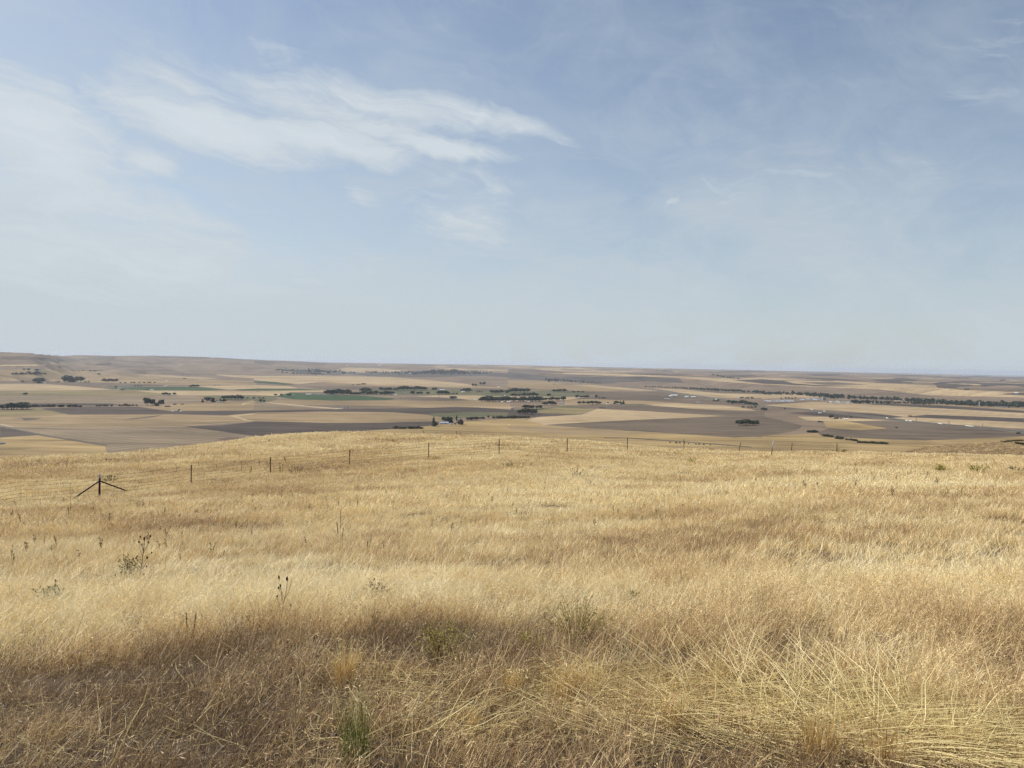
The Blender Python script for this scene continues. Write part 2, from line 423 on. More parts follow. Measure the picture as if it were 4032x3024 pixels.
FM = {
    'P': fieldmat('pale_stubble', (.30, .215, .118), (.41, .305, .175), .006, .5),
    'T': fieldmat('tan_stubble', (.205, .146, .078), (.285, .204, .108), .006, 1.0),
    'G': fieldmat('grey_stubble', (.165, .122, .076), (.23, .175, .110), .008, .35),
    'M': fieldmat('brown_fallow_and_shade', (.095, .070, .047), (.152, .114, .076), .006, .8),
    'D': fieldmat('dark_ploughland', (.050, .037, .029), (.084, .063, .048), .007, 1.2),
    'N': fieldmat('green_crop', (.022, .050, .018), (.045, .080, .028), .006, .2),
    'O': fieldmat('olive_pasture', (.14, .112, .050), (.22, .172, .080)),
    'Q': fieldmat('green_pasture', (.072, .078, .037), (.13, .118, .060)),
    'W': fieldmat('gold_meadow', (.22, .150, .064), (.35, .25, .112)),
    'H': fieldmat('hill_grass', (.135, .098, .068), (.22, .158, .102)),
    'E': fieldmat('shrub_slope_and_shade', (.052, .043, .036), (.105, .083, .062)),
}
# traced outlines of fields and some painted shade: strip, kind, outline
FIELDS = [
 (0, 'M', [(0, 100), (180, 90), (420, 110), (640, 128), (720, 146), (500, 140), (250, 124), (0, 122)]),  # hill shading put into the ground colour as a dark patch
 (0, 'E', [(1250, 96), (1700, 102), (2212, 118), (2212, 128), (1800, 112), (1400, 106)]),  # shading of the ridge painted as a dark strip
 # far slopes and hills first, nearer ones override
 (0, 'M', [(700, 125), (820, 97), (1010, 95), (980, 120), (1150, 135), (740, 140)]),
 (0, 'M', [(1150, 143), (1500, 145), (1600, 158), (1250, 160)]),
 (0, 'P', [(0, 168), (300, 164), (580, 172), (0, 180)]),
 (0, 'M', [(1040, 205), (1480, 205), (1550, 228), (1150, 218)]),
 (0, 'P', [(1100, 243), (1500, 262), (1900, 285), (1600, 291), (1250, 264)]),
 (0, 'P', [(1830, 250), (2212, 262), (2212, 286), (2000, 272)]),
 (0, 'M', [(700, 160), (1000, 168), (1350, 190), (1000, 190)]),
 (0, 'T', [(0, 205), (640, 212), (1000, 240), (1500, 275), (1900, 300), (2212, 310), (2212, 340), (1500, 340), (0, 305)]),
 (0, 'M', [(0, 306), (500, 312), (900, 322), (1300, 334), (1500, 346), (1000, 360), (700, 355), (380, 331), (0, 326)]),
 (0, 'P', [(0, 333), (380, 332), (680, 353), (960, 381), (580, 387), (0, 390)]),
 (0, 'N', [(860, 366), (1250, 360), (1640, 357), (1950, 378), (1850, 389), (1300, 389), (1000, 376)]),
 (0, 'P', [(1660, 350), (2212, 345), (2212, 372), (2010, 379), (1950, 377)]),
 (0, 'N', [(2010, 381), (2212, 372), (2212, 391), (2080, 389)]),
 (0, 'O', [(0, 390), (580, 388), (1160, 386), (1560, 430), (900, 436), (0, 436)]),
 (0, 'P', [(1160, 391), (2212, 392), (2212, 428), (1560, 433)]),
 (0, 'G', [(0, 437), (1240, 436), (1850, 440), (1760, 470), (1230, 498), (0, 500)]),
 (0, 'Q', [(1640, 433), (2212, 430), (2212, 470), (1900, 470), (1800, 445)]),
 (0, 'D', [(240, 500), (950, 498), (1060, 516), (250, 530)]),
 (0, 'T', [(1400, 516), (1760, 492), (2212, 472), (2212, 556), (1560, 569), (1470, 566), (1200, 530)]),
 (0, 'P', [(2090, 498), (2160, 480), (2212, 476), (2212, 486), (2120, 504), (2080, 520)]),
 (0, 'D', [(350, 545), (820, 526), (1200, 530), (1470, 568), (2212, 561), (2212, 580), (1960, 603), (1500, 592), (600, 598)]),
 (0, 'O', [(0, 562), (240, 546), (350, 545), (600, 598), (0, 610)]),
 (0, 'T', [(0, 610), (600, 599), (1440, 593), (1900, 606), (2212, 590), (2212, 652), (2120, 662), (1580, 698), (830, 712), (100, 706), (0, 680)]),
 (0, 'E', [(90, 626), (180, 624), (370, 628), (300, 640), (210, 648), (190, 632)]),
 (0, 'E', [(1060, 638), (1300, 612), (1420, 596), (1310, 620), (1140, 638)]),
 (0, 'P', [(1960, 605), (2212, 584), (2212, 592), (2040, 610), (2130, 640), (2190, 652), (2120, 650), (2060, 628)]),
 (0, 'G', [(0, 681), (100, 706), (830, 713), (1580, 699), (1880, 738), (2060, 762), (1700, 860), (1000, 960), (910, 862), (540, 801), (340, 770), (90, 718), (0, 704)]),
 (0, 'D', [(0, 706), (120, 724), (340, 774), (150, 784), (0, 795)]),
 (0, 'W', [(0, 796), (150, 785), (340, 776), (540, 808), (900, 864), (1000, 1100), (0, 1100)]),
 # strip 1
 (1, 'M', [(0, 135), (400, 140), (700, 158), (600, 175), (250, 160), (0, 155)]),
 (1, 'E', [(180, 205), (500, 205), (880, 240), (700, 258), (400, 240)]),
 (1, 'E', [(740, 240), (1100, 235), (1500, 215), (2050, 235), (2212, 240), (2212, 275), (1950, 262), (1500, 275), (1000, 266)]),
 (1, 'P', [(1540, 190), (2000, 205), (2212, 211), (2212, 220), (1700, 210)]),
 (1, 'P', [(700, 205), (820, 190), (1100, 200), (1350, 222), (1000, 235), (830, 232)]),
 (1, 'N', [(0, 304), (180, 316), (350, 336), (270, 342), (0, 320)]),
 (1, 'P', [(0, 262), (700, 266), (1170, 273), (1700, 316), (1950, 350), (1500, 350), (900, 335), (600, 312), (380, 334), (180, 314), (0, 302)]),
 (1, 'T', [(900, 332), (1500, 350), (1950, 352), (2212, 366), (2212, 375), (1500, 360), (980, 350), (700, 340), (580, 316)]),
 (1, 'P', [(0, 343), (300, 350), (380, 371), (0, 370)]),
 (1, 'N', [(0, 372), (380, 374), (620, 386), (0, 391)]),
 (1, 'M', [(420, 352), (980, 352), (1500, 362), (2000, 366), (2212, 380), (2212, 400), (1500, 372), (900, 386), (640, 386)]),
 (1, 'Q', [(900, 388), (1250, 372), (1600, 376), (2000, 392), (2212, 400), (2212, 440), (1900, 430), (1600, 428), (1240, 430), (900, 430)]),
 (1, 'P', [(0, 391), (600, 388), (600, 402), (320, 404), (190, 436), (60, 430), (0, 428)]),
 (1, 'P', [(1400, 440), (1620, 430), (1900, 432), (2212, 444), (2212, 470), (1860, 472), (1700, 450)]),
 (1, 'Q', [(0, 430), (190, 438), (200, 470), (90, 492), (0, 480)]),
 (1, 'M', [(1240, 462), (1300, 445), (1550, 445), (1860, 472), (1750, 482), (1500, 476)]),
 (1, 'T', [(90, 492), (200, 470), (340, 466), (700, 477), (1150, 474), (1500, 478), (1900, 474), (2212, 495), (2212, 526), (1330, 530), (760, 512), (380, 516)]),
 (1, 'N', [(190, 441), (320, 405), (620, 428), (900, 431), (1080, 446), (1235, 462), (1150, 473), (700, 476), (340, 466)]),
 (1, 'G', [(0, 494), (90, 494), (400, 522), (750, 547), (0, 562)]),
 (1, 'P', [(80, 493), (150, 494), (420, 518), (770, 547), (700, 550), (400, 526)]),
 (1, 'M', [(400, 516), (760, 513), (1330, 531), (1000, 545), (770, 547), (560, 532)]),
 (1, 'P', [(1330, 531), (2212, 527), (2212, 552), (1900, 536), (1500, 537)]),
 (1, 'D', [(0, 564), (750, 549), (1500, 537), (1750, 530), (1950, 536), (2212, 555), (2212, 600), (1830, 620), (1680, 640), (1560, 606), (1200, 576), (520, 570), (0, 579)]),
 (1, 'Q', [(1500, 590), (1800, 575), (2212, 580), (2212, 606), (1830, 622), (1690, 635), (1570, 606)]),
 (1, 'T', [(0, 580), (520, 571), (1200, 577), (1500, 598), (1665, 630), (1600, 650), (1130, 666), (600, 666), (0, 653)]),
 (0, 'D', [(1580, 699), (1900, 690), (2150, 664), (2212, 655), (2800, 668), (3320, 667), (3750, 655), (3720, 690), (3370, 720), (3100, 760), (2500, 820), (2060, 764), (1880, 738)]),
 (1, 'W', [(1180, 722), (1530, 692), (1850, 655), (2212, 632), (2212, 900), (900, 900), (900, 740)]),
 # strip 2
 (2, 'E', [(0, 225), (350, 266), (760, 270), (1200, 270), (1480, 285), (1520, 326), (1200, 312), (800, 332), (300, 302), (0, 286)]),
 (2, 'M', [(0, 205), (300, 210), (560, 240), (1100, 262), (760, 268), (350, 262), (0, 222)]),
 (2, 'P', [(0, 190), (700, 200), (1100, 225), (850, 235), (300, 215)]),
 (2, 'P', [(300, 240), (700, 236), (1100, 250), (2212, 300), (2212, 325), (1700, 300), (1400, 275), (900, 262)]),
 (2, 'D', [(420, 212), (900, 208), (1000, 214), (640, 218)]),
 (2, 'D', [(980, 236), (1500, 248), (1700, 256), (1400, 262), (1050, 250)]),
 (2, 'D', [(1600, 225), (2212, 222), (2212, 232), (1800, 236)]),
 (2, 'D', [(1700, 262), (2212, 254), (2212, 268), (1950, 272)]),
 (2, 'H', [(900, 320), (1250, 312), (1520, 328), (2212, 340), (2212, 405), (1900, 392), (1450, 372), (1180, 355)]),
 (2, 'Q', [(0, 400), (300, 386), (700, 398), (760, 420), (500, 442), (0, 434)]),
 (2, 'T', [(0, 300), (300, 305), (560, 345), (1050, 386), (760, 400), (400, 380), (0, 360)]),
 (2, 'M', [(0, 362), (400, 382), (700, 396), (1000, 400), (900, 432), (740, 440), (760, 418), (300, 382), (0, 390)]),
 (2, 'P', [(560, 345), (720, 341), (1280, 385), (1290, 393), (1050, 386)]),
 (2, 'M', [(500, 470), (760, 440), (1000, 402), (1300, 394), (1500, 422), (1650, 442), (1900, 476), (2000, 512), (1600, 500), (1250, 482), (1030, 470)]),
 (2, 'P', [(1250, 370), (1460, 376), (2212, 420), (2212, 452), (2000, 456), (1760, 446), (1540, 416)]),
 (2, 'M', [(1500, 378), (2212, 412), (2212, 421), (1800, 412)]),  # not a field: shadow of the tree belt painted as a brown strip
 (2, 'P', [(0, 440), (500, 444), (700, 446), (500, 470), (0, 480)]),
 (2, 'T', [(490, 470), (700, 462), (1170, 478), (1480, 498), (1170, 505), (1000, 500), (600, 510), (490, 512)]),
 (2, 'M', [(470, 520), (930, 508), (1160, 506), (1260, 521), (1600, 550), (2100, 566), (2212, 566), (2212, 618), (1880, 608), (1060, 559), (770, 545), (600, 535)]),
 (2, 'P', [(1170, 505), (1480, 499), (1900, 520), (2100, 550), (2140, 563), (1600, 548), (1260, 520)]),
 (2, 'Q', [(240, 545), (480, 520), (700, 540), (640, 560), (400, 575), (260, 572)]),
 (2, 'O', [(260, 560), (420, 535), (700, 545), (770, 546), (560, 600), (300, 590)]),
 (2, 'P', [(480, 605), (640, 597), (770, 547), (1060, 560), (1880, 609), (1520, 626), (850, 656), (330, 686), (150, 648), (260, 616)]),
 (2, 'D', [(0, 556), (100, 560), (250, 582), (630, 597), (480, 605), (200, 620), (0, 606)]),
 (2, 'W', [(0, 632), (150, 640), (330, 688), (700, 714), (1100, 740), (1600, 772), (2212, 795), (2212, 960), (0, 960)]),
 (2, 'T', [(300, 692), (560, 704), (900, 728), (1300, 756), (900, 776), (500, 770), (0, 720), (0, 690)]),
 (2, 'M', [(330, 688), (850, 658), (1520, 628), (1860, 616), (2212, 620), (2330, 640), (2540, 690), (2520, 715), (2440, 745), (2212, 778), (1960, 794), (1600, 771), (1100, 739), (700, 713)]),
 # strip 3
 (3, 'H', [(-300, 372), (-100, 346), (0, 345), (420, 350), (900, 366), (1260, 400), (1400, 430), (2212, 442), (2212, 495), (1400, 470), (700, 420), (0, 396)]),
 (3, 'P', [(-420, 300), (-120, 276), (0, 270), (640, 300), (1480, 340), (1640, 372), (2212, 398), (2212, 440), (1400, 420), (1000, 372), (420, 348), (0, 330)]),
 (3, 'D', [(-260, 292), (0, 286), (190, 300), (260, 318), (420, 334), (880, 346), (500, 346), (0, 322), (-140, 306)]),
 (3, 'M', [(300, 310), (640, 312), (900, 332), (560, 334)]),
 (3, 'D', [(200, 265), (640, 280), (900, 300), (560, 294)]),
 (3, 'D', [(900, 290), (1200, 275), (1330, 295), (1250, 322), (1000, 306)]),
 (3, 'D', [(1430, 312), (1700, 300), (2212, 308), (2212, 352), (2100, 338), (1660, 350), (1640, 371), (1480, 356)]),
 (3, 'M', [(1520, 360), (1850, 362), (2212, 366), (2212, 386), (1700, 378)]),
 (3, 'D', [(2000, 412), (2120, 402), (2212, 400), (2212, 422)]),
 (3, 'D', [(1050, 250), (1400, 250), (1600, 262), (1200, 262)]),
 (3, 'D', [(1650, 258), (2000, 262), (2212, 270), (2212, 280), (1800, 268)]),
 (3, 'D', [(320, 236), (700, 240), (660, 252), (450, 256)]),
 (3, 'P', [(0, 412), (300, 412), (640, 440), (330, 440), (0, 452)]),
 (3, 'P', [(160, 490), (420, 477), (870, 496), (1500, 531), (2212, 570), (2212, 614), (1400, 586), (1190, 602), (930, 568), (0, 513), (0, 505)]),
 (3, 'M', [(180, 478), (330, 474), (430, 478), (200, 490), (60, 500), (0, 500)]),
 (3, 'D', [(870, 495), (1050, 488), (1500, 506), (2212, 553), (2212, 569), (1500, 531)]),
 (3, 'T', [(1050, 488), (1900, 505), (2212, 522), (2212, 552), (1500, 505)]),
 (3, 'D', [(200, 570), (480, 556), (920, 576), (1200, 601), (1000, 620), (650, 610)]),
 (3, 'D', [(1200, 604), (1400, 585), (2212, 615), (2212, 646)]),
 (3, 'P', [(1030, 622), (1200, 606), (2212, 650), (2212, 704), (1700, 672), (1300, 646)]),
 (3, 'P', [(300, 600), (560, 604), (830, 620), (1050, 634), (720, 640), (560, 642), (380, 630)]),
 (3, 'M', [(720, 640), (1060, 636), (1700, 682), (2050, 716), (2212, 740), (2212, 768), (1640, 790), (1380, 801), (1100, 796), (500, 762), (470, 736), (560, 700), (830, 715), (1060, 700)]),
 (3, 'W', [(520, 645), (720, 640), (1060, 700), (830, 715), (545, 692)]),
 (3, 'W', [(0, 762), (330, 747), (470, 740), (500, 764), (1100, 797), (1380, 803), (1640, 792), (2212, 770), (2212, 1000), (0, 1000)]),
]
def add_ground():
    pts = []; faces = []; kinds = []
    def to_uv(P):
        return np.stack([np.arctan2(P[:, 0], P[:, 1]) * 10, np.log(np.hypot(P[:, 0], P[:, 1])) * 2], 1)
    for k, kind, poly in FIELDS:
        P = np.array(poly, float); d = []
        for i in range(len(P)):
            a, b = P[i], P[(i + 1) % len(P)]
            n = max(1, int(np.hypot(*((b - a) * (1, 3))) / 60))
            for t in range(n): d.append(a + (b - a) * t / n)
        d = np.array(d)
        if True:                                           # hedged, never dead straight edges
            d = d + np.stack([fbm(d[:, 0] / 50, d[:, 1] / 9, 77, 2) * 4, fbm(d[:, 0] / 60, d[:, 1] / 9, 78, 2) * .9], 1)
        px, py = zoomf(k, d[:, 0], d[:, 1])
        uv = to_uv(march(px, py, far_z, RS_F))
        ar = np.sum(uv[:, 0] * np.roll(uv[:, 1], -1) - np.roll(uv[:, 0], -1) * uv[:, 1])
        if ar < 0: uv = uv[::-1]
        s = len(pts); pts += uv.tolist(); faces.append(list(range(s, s + len(uv)))); kinds.append(kind)
    nf = len(faces)
    # strip farming on the far plateau, too small to trace: long thin fields
    for i in range(330):
        az = math.radians(rng.uniform(-10, 36)); rr = rng.uniform(math.log(8600), math.log(29500)); r = math.exp(rr)
        if r < np.interp(math.degrees(az), [-10, 0, 8, 16, 36], [20000, 17500, 13500, 10000, 8600]): continue
        w = rng.uniform(.7, 4.0) * math.radians(1) * 10; h = rng.uniform(.010, .045) * 2; sk = rng.uniform(-.02, .02) * 2
        u, v = az * 10, rr * 2
        n = 6; q = []
        for t in range(n): q.append((u - w / 2 + w * t / n, v - h / 2 + sk * (t / n - .5) + rng.uniform(-.1, .1) * h))
        for t in range(n): q.append((u + w / 2 - w * t / n, v + h / 2 + sk * (.5 - t / n) + rng.uniform(-.1, .1) * h))
        s = len(pts); pts += q; faces.append(list(range(s, s + len(q)))); kinds.append(random.choice('PPPPDDMMTEH'))
    us = list(np.arange(-40, 40.01, .45)); us = [-180, -150, -120, -100, -80, -65, -55, -47] + us + [47, 55, 65, 80, 100, 120, 150, 180]
    us = [math.radians(a) * 10 for a in us]
    vsd = np.concatenate([np.linspace(math.log(500), math.log(5000), 45)[:-1], np.linspace(math.log(5000), math.log(32000), 95), np.log([36000, 42000, 52000, 66000, 88000])]) * 2
    for u in us:
        for v in vsd: pts.append((u + (rng.uniform(-.01, .01) if abs(u) < 7 else 0), v + (rng.uniform(-.004, .004))))
    # faces that overlap are resolved by order: random strips lowest, traced ones in list order
    vo, eo, fo, ov, oe, of = delaunay_2d_cdt([Vector(p) for p in pts], [], faces, 0, 1e-7, True)
    uv = np.array([tuple(v) for v in vo])
    r = np.exp(uv[:, 1] / 2); az = uv[:, 0] / 10
    X = np.stack([np.sin(az) * r, np.cos(az) * r], 1); Z = far_z(X[:, 0], X[:, 1])
    W = np.column_stack([X, Z])
    groups = {}
    for f, ids in zip(fo, of):
        tr = [i for i in ids if i < nf]; rnd = [i for i in ids if i >= nf]
        pick = max(rnd) if rnd else (max(tr) if tr else -1)
        groups.setdefault(pick, []).append(f)
    for pick, fs in sorted(groups.items()):
        idx = np.unique(np.array(fs)); remap = {int(a): b for b, a in enumerate(idx)}
        name = 'ground' if pick < 0 else 'field'
        me = bpy.data.meshes.new(name)
        me.from_pydata(W[idx].tolist(), [], [tuple(remap[i] for i in reversed(f)) for f in fs])
        kind = 'H' if pick < 0 else kinds[pick]
        me.materials.append(FM[kind]); me.polygons.foreach_set('use_smooth', [True] * len(me.polygons)); me.update()
        if me.polygons[0].normal.z < 0: me.flip_normals()
        tag(link(name, me), kind='structure')
add_ground()

# ------------------------------------------------------------------ the grassy hillside in front
def grassland_mat():
    m, nt, b, out = newmat('dry_grass_ground')
    g = nn(nt, 'ShaderNodeNewGeometry')
    P = g.outputs['Position']
    a = nn(nt, 'ShaderNodeAttribute', attribute_name='bare')
    t = tnoise(nt, mapped(nt, P, (.05, .035, 0)), 1.0, 5, .6, .3)
    f = tnoise(nt, P, 1.1, 6, .7)
    h = mmath(nt, 'ADD', mmath(nt, 'MULTIPLY', t, .72), mmath(nt, 'MULTIPLY', f, .34))
    litter = ramp(nt, h, [(.34, (.075, .047, .026)), (.50, (.14, .095, .050)), (.68, (.23, .165, .085))])
    soil = ramp(nt, tnoise(nt, P, 9, 6, .7), [(.3, (.030, .023, .017)), (.7, (.095, .070, .045))])
    mx = nn(nt, 'ShaderNodeMix', data_type='RGBA')
    nt.links.new(a.outputs['Fac'], mx.inputs[0]); nt.links.new(litter, mx.inputs[6]); nt.links.new(soil, mx.inputs[7])
    nt.links.new(mx.outputs[2], b.inputs['Base Color']); b.inputs['Roughness'].default_value = .95; b.inputs['Specular IOR Level'].default_value = .1
    bp = nn(nt, 'ShaderNodeBump'); bp.inputs['Strength'].default_value = .6; bp.inputs['Distance'].default_value = .05
    nt.links.new(tnoise(nt, P, 7, 6, .7), bp.inputs['Height']); nt.links.new(bp.outputs[0], b.inputs['Normal'])
    return m
# edge between the trampled verge (short, sparse) and the tall grass, photo coordinates at 2212
EDGE = [(-400, 1500), (0, 1462), (300, 1440), (480, 1408), (600, 1374), (760, 1396), (880, 1352), (1000, 1338), (1200, 1350), (1320, 1385), (1450, 1425), (1700, 1470), (1950, 1520), (2212, 1560), (2600, 1640)]
def tallness(P):                       # 1 in the tall grass, 0 on the verge
    px, py, dep = project(P)
    e = np.interp(px / V2F, *zip(*EDGE))
    n = 14 * fbm(P[:, 0] * 1.1, P[:, 1] * 1.1, 61, 3)
    return sstep(e - py / V2F + n, -24, 14) * (dep > 0.5)
def add_hillside():
    az = np.concatenate([np.linspace(-180, -52, 33)[:-1], np.linspace(-52, 52, 300), np.linspace(52, 180, 33)[1:]])
    rr = np.concatenate([[.15], np.exp(np.linspace(math.log(.6), math.log(1500), 330))])
    A, R = np.meshgrid(np.radians(az), rr, indexing='ij')
    X, Y = np.sin(A) * R, np.cos(A) * R
    Z = near_z(X, Y)
    n, m = A.shape
    idx = np.arange(n * m).reshape(n, m)
    q = np.stack([idx[:-1, :-1], idx[:-1, 1:], idx[1:, 1:], idx[1:, :-1]], -1).reshape(-1, 4)
    P = np.column_stack([X.ravel(), Y.ravel(), Z.ravel()])
    me = bpy.data.meshes.new('hillside')
    me.from_pydata(P.tolist(), [], q.tolist())
    me.materials.append(grassland_mat())
    bare = np.where(np.hypot(P[:, 0], P[:, 1]) < 14, 1 - tallness(P), 0) * .9
    at = me.attributes.new('bare', 'FLOAT', 'POINT'); at.data.foreach_set('value', bare.astype(np.float32))
    me.polygons.foreach_set('use_smooth', [True] * len(me.polygons)); me.update()
    if me.polygons[5000].normal.z < 0: me.flip_normals()
    tag(link('hillside', me), kind='structure')
add_hillside()

# ------------------------------------------------------------------ roads in the valley
def strip(name, k, pts, width, mat, lift=.35, kind='structure', split=0.0):
    P = []
    for i in range(len(pts) - 1):
        a, b = np.array(pts[i], float), np.array(pts[i + 1], float)
        n = max(1, int(np.hypot(*(b - a)) / 25))
        for t in range(n): P.append(a + (b - a) * t / n)
    P.append(np.array(pts[-1], float)); P = np.array(P)
    px, py = zoomf(k, P[:, 0], P[:, 1]); W = march(px, py, far_z, RS_F)
    for _ in range(2): W[1:-1, :2] = (W[:-2, :2] + 2 * W[1:-1, :2] + W[2:, :2]) / 4
    V = []; F = []
    # refine along the way so that it follows the ground
    C = [W[0]]
    for i in range(1, len(W)):
        n = max(1, int(np.hypot(*(W[i] - W[i - 1])[:2]) / 120))
        for t in range(1, n + 1): C.append(W[i - 1] + (W[i] - W[i - 1]) * t / n)
    C = np.array(C)
    T = np.gradient(C[:, :2], axis=0); T /= np.linalg.norm(T, axis=1, keepdims=True) + 1e-9
    N = np.stack([-T[:, 1], T[:, 0]], 1)
    cols = 4
    for j in range(cols + 1):
        q = C[:, :2] + N * ((j / cols - .5) * width)
        V.append(np.column_stack([q, far_z(q[:, 0], q[:, 1]) + lift]))
    V = np.stack(V, 1); n = len(C)
    idx = np.arange(n * (cols + 1)).reshape(n, cols + 1)
    F = np.stack([idx[:-1, :-1], idx[1:, :-1], idx[1:, 1:], idx[:-1, 1:]], -1).reshape(-1, 4)
    me = bpy.data.meshes.new(name); me.from_pydata(V.reshape(-1, 3).tolist(), [], F.tolist()); me.materials.append(mat); me.update()
    o = link(name, me); tag(o, kind=kind)
    return o, C
asphalt = paint('asphalt', (.055, .053, .052), .85, var=.2, scale=.02)
gravelroad = paint('gravel_track', (.42, .33, .22), .95, var=.15, scale=.01)
darktrack = paint('dirt_track', (.075, .06, .045), .95, var=.2, scale=.01)
vergem = paint('verge', (.15, .125, .085), .95, var=.3, scale=.01)
HWY2 = [(740, 342), (900, 350), (1100, 366), (1340, 392), (1600, 434), (1900, 477), (2190, 522)]
HWY3 = [(0, 510), (200, 527), (400, 546), (930, 602), (1300, 648), (1700, 682), (2000, 707), (2212, 732), (2400, 755)]
strip('highway_verge', 2, HWY2, 110, vergem, .3)
strip('highway_verge', 3, HWY3, 90, vergem, .3)
strip('highway', 2, HWY2, 26, asphalt, .8)
hw, HWC = strip('highway', 3, HWY3, 30, asphalt, .8)
strip('farm_track', 0, [(0, 704), (90, 719), (340, 771), (540, 803), (760, 838), (912, 862)], 16, darktrack, .4)
strip('farm_track', 1, [(80, 492), (200, 500), (420, 521), (760, 548)], 26, gravelroad, .5)
strip('farm_track', 2, [(830, 798), (1040, 800), (1500, 830), (1760, 850), (2100, 878)], 18, darktrack, .5)
strip('farm_track', 0, [(0, 679), (100, 705), (830, 712), (1580, 698), (2120, 662)], 8, gravelroad, .5)
strip('farm_track', 2, [(330, 687), (850, 657), (1520, 627), (1870, 613)], 8, darktrack, .5)

# ------------------------------------------------------------------ trees, hedges and farms in the valley
leaf_dark = leafmat('leaf_dark', (.012, .024, .011), (.058, .078, .030), .25)
leaf_mid = leafmat('leaf_mid', (.024, .042, .017), (.072, .092, .034), .3)
leaf_dry = leafmat('leaf_dry', (.035, .036, .018), (.095, .085, .040), .3)
bark = paint('bark', (.11, .085, .065), .95, var=.3, scale=3)
def crown_mesh(name, lobes, n, size, mat, seed, hollow=.55):
    r = np.random.default_rng(seed); b = MB()
    lob = np.array(lobes, float); vol = np.prod(lob[:, 3:6], axis=1) ** (2 / 3); pick = r.choice(len(lob), n, p=vol / vol.sum())
    d = r.normal(size=(n, 3)); d /= np.linalg.norm(d, axis=1, keepdims=True)
    rad = (hollow + (1 - hollow) * r.random(n)) * (.86 + .28 * r.random(n))
    c = lob[pick, :3] + d * rad[:, None] * lob[pick, 3:6]
    nrm = d + .55 * r.normal(size=(n, 3)); nrm /= np.linalg.norm(nrm, axis=1, keepdims=True)
    t = np.cross(nrm, r.normal(size=(n, 3))); t /= np.linalg.norm(t, axis=1, keepdims=True); q = np.cross(nrm, t)
    s = size * (.6 + .8 * r.random(n))[:, None]
    V = np.stack([c - t * s, c - q * s * .8, c + t * s * 1.1, c + q * s * .8], 1)
    sh = np.repeat(np.clip(.5 + .28 * r.normal(size=n), 0, 1), 4)
    b.add(V.reshape(-1, 3), [(4 * i, 4 * i + 1, 4 * i + 2, 4 * i + 3) for i in range(n)], sh)
    return b.mesh(name, mat)
def trunk_mesh(name, h, r0, limbs, seed):
    r = random.Random(seed); b = MB()
    b.tube([(0, 0, -.4), (0, 0, h * .35), (r.uniform(-.2, .2), r.uniform(-.2, .2), h * .7), (r.uniform(-.4, .4), r.uniform(-.4, .4), h)], [r0 * 1.25, r0, r0 * .65, r0 * .2], 6)
    for i in range(limbs):
        a = 2 * math.pi * i / max(limbs, 1) + r.uniform(-.4, .4); z = h * r.uniform(.3, .6); l = h * r.uniform(.2, .32)
        b.tube([(0, 0, z), (math.cos(a) * l * .5, math.sin(a) * l * .5, z + l * .55), (math.cos(a) * l, math.sin(a) * l, z + l * 1.0)], [r0 * .5, r0 * .32, r0 * .1], 5)
    return b.mesh(name, bark, True)
# prototypes are one unit tall and are scaled to the height seen
def proto(kind, seed):
    r = random.Random(seed)
    if kind == 'broadleaf':
        lobes = [(0, 0, .60, .27, .27, .33)] + [(r.uniform(-.24, .24), r.uniform(-.24, .24), r.uniform(.38, .78), r.uniform(.14, .22), r.uniform(.14, .22), r.uniform(.13, .20)) for _ in range(9)]
        return crown_mesh('crown', lobes, 1000, .062, leaf_dark if seed % 2 else leaf_mid, seed), trunk_mesh('trunk', .75, .026, 5, seed)
    if kind == 'poplar':
        lobes = [(r.uniform(-.03, .03), r.uniform(-.03, .03), z, w, w, .13) for z, w in ((.22, .085), (.36, .115), (.52, .115), (.68, .095), (.84, .065))]
        return crown_mesh('crown', lobes, 460, .040, leaf_mid, seed), trunk_mesh('trunk', .85, .018, 3, seed)
    if kind == 'conifer':
        lobes = [(0, 0, .12 + i * .125, .27 - i * .036, .27 - i * .036, .075) for i in range(7)]
        return crown_mesh('crown', lobes, 560, .042, leaf_dark, seed, .35), trunk_mesh('trunk', .92, .02, 0, seed)
    if kind == 'shrub':
        lobes = [(r.uniform(-.5, .5), r.uniform(-.5, .5), r.uniform(.3, .55), r.uniform(.3, .5), r.uniform(.3, .5), r.uniform(.25, .42)) for _ in range(6)]
        return crown_mesh('crown', lobes, 320, .12, leaf_dry if seed % 3 == 0 else leaf_dark, seed), trunk_mesh('trunk', .5, .05, 4, seed)
PROTO = {k: [proto(k, 10 * i + s) for s in range(n)] for i, (k, n) in enumerate((('broadleaf', 5), ('poplar', 2), ('conifer', 2), ('shrub', 4)))}
NAMES = {'broadleaf': ('broadleaf_tree', 'tree'), 'poplar': ('poplar_tree', 'tree'), 'conifer': ('conifer_tree', 'tree'), 'shrub': ('hedge_shrub', 'shrub')}
def plant_tree(kind, P, h, label, group=None, wide=1.0):
    cm, tm = random.choice(PROTO[kind])
    w = h * random.uniform(.9, 1.15) * wide
    o = empty(NAMES[kind][0], P, random.uniform(0, 6.28), (w, w, h))
    tag(o, label, NAMES[kind][1], group)
    c = link('crown', cm, o); t = link('trunk', tm, o)
    return o
TREE_N = 0
ORD = ['first', 'second', 'third', 'fourth', 'fifth', 'sixth', 'seventh', 'eighth', 'ninth', 'tenth', 'eleventh', 'twelfth', 'thirteenth', 'fourteenth', 'fifteenth', 'sixteenth', 'seventeenth', 'eighteenth', 'nineteenth', 'twentieth', 'twenty-first', 'twenty-second']
def nth(label, i, n):
    if n == 1: return label
    if n == 2: return label + (', left one' if i == 0 else ', right one')
    if i == n - 1: return label + ', last from left'
    return label + ', ' + ORD[i] + ' from left'
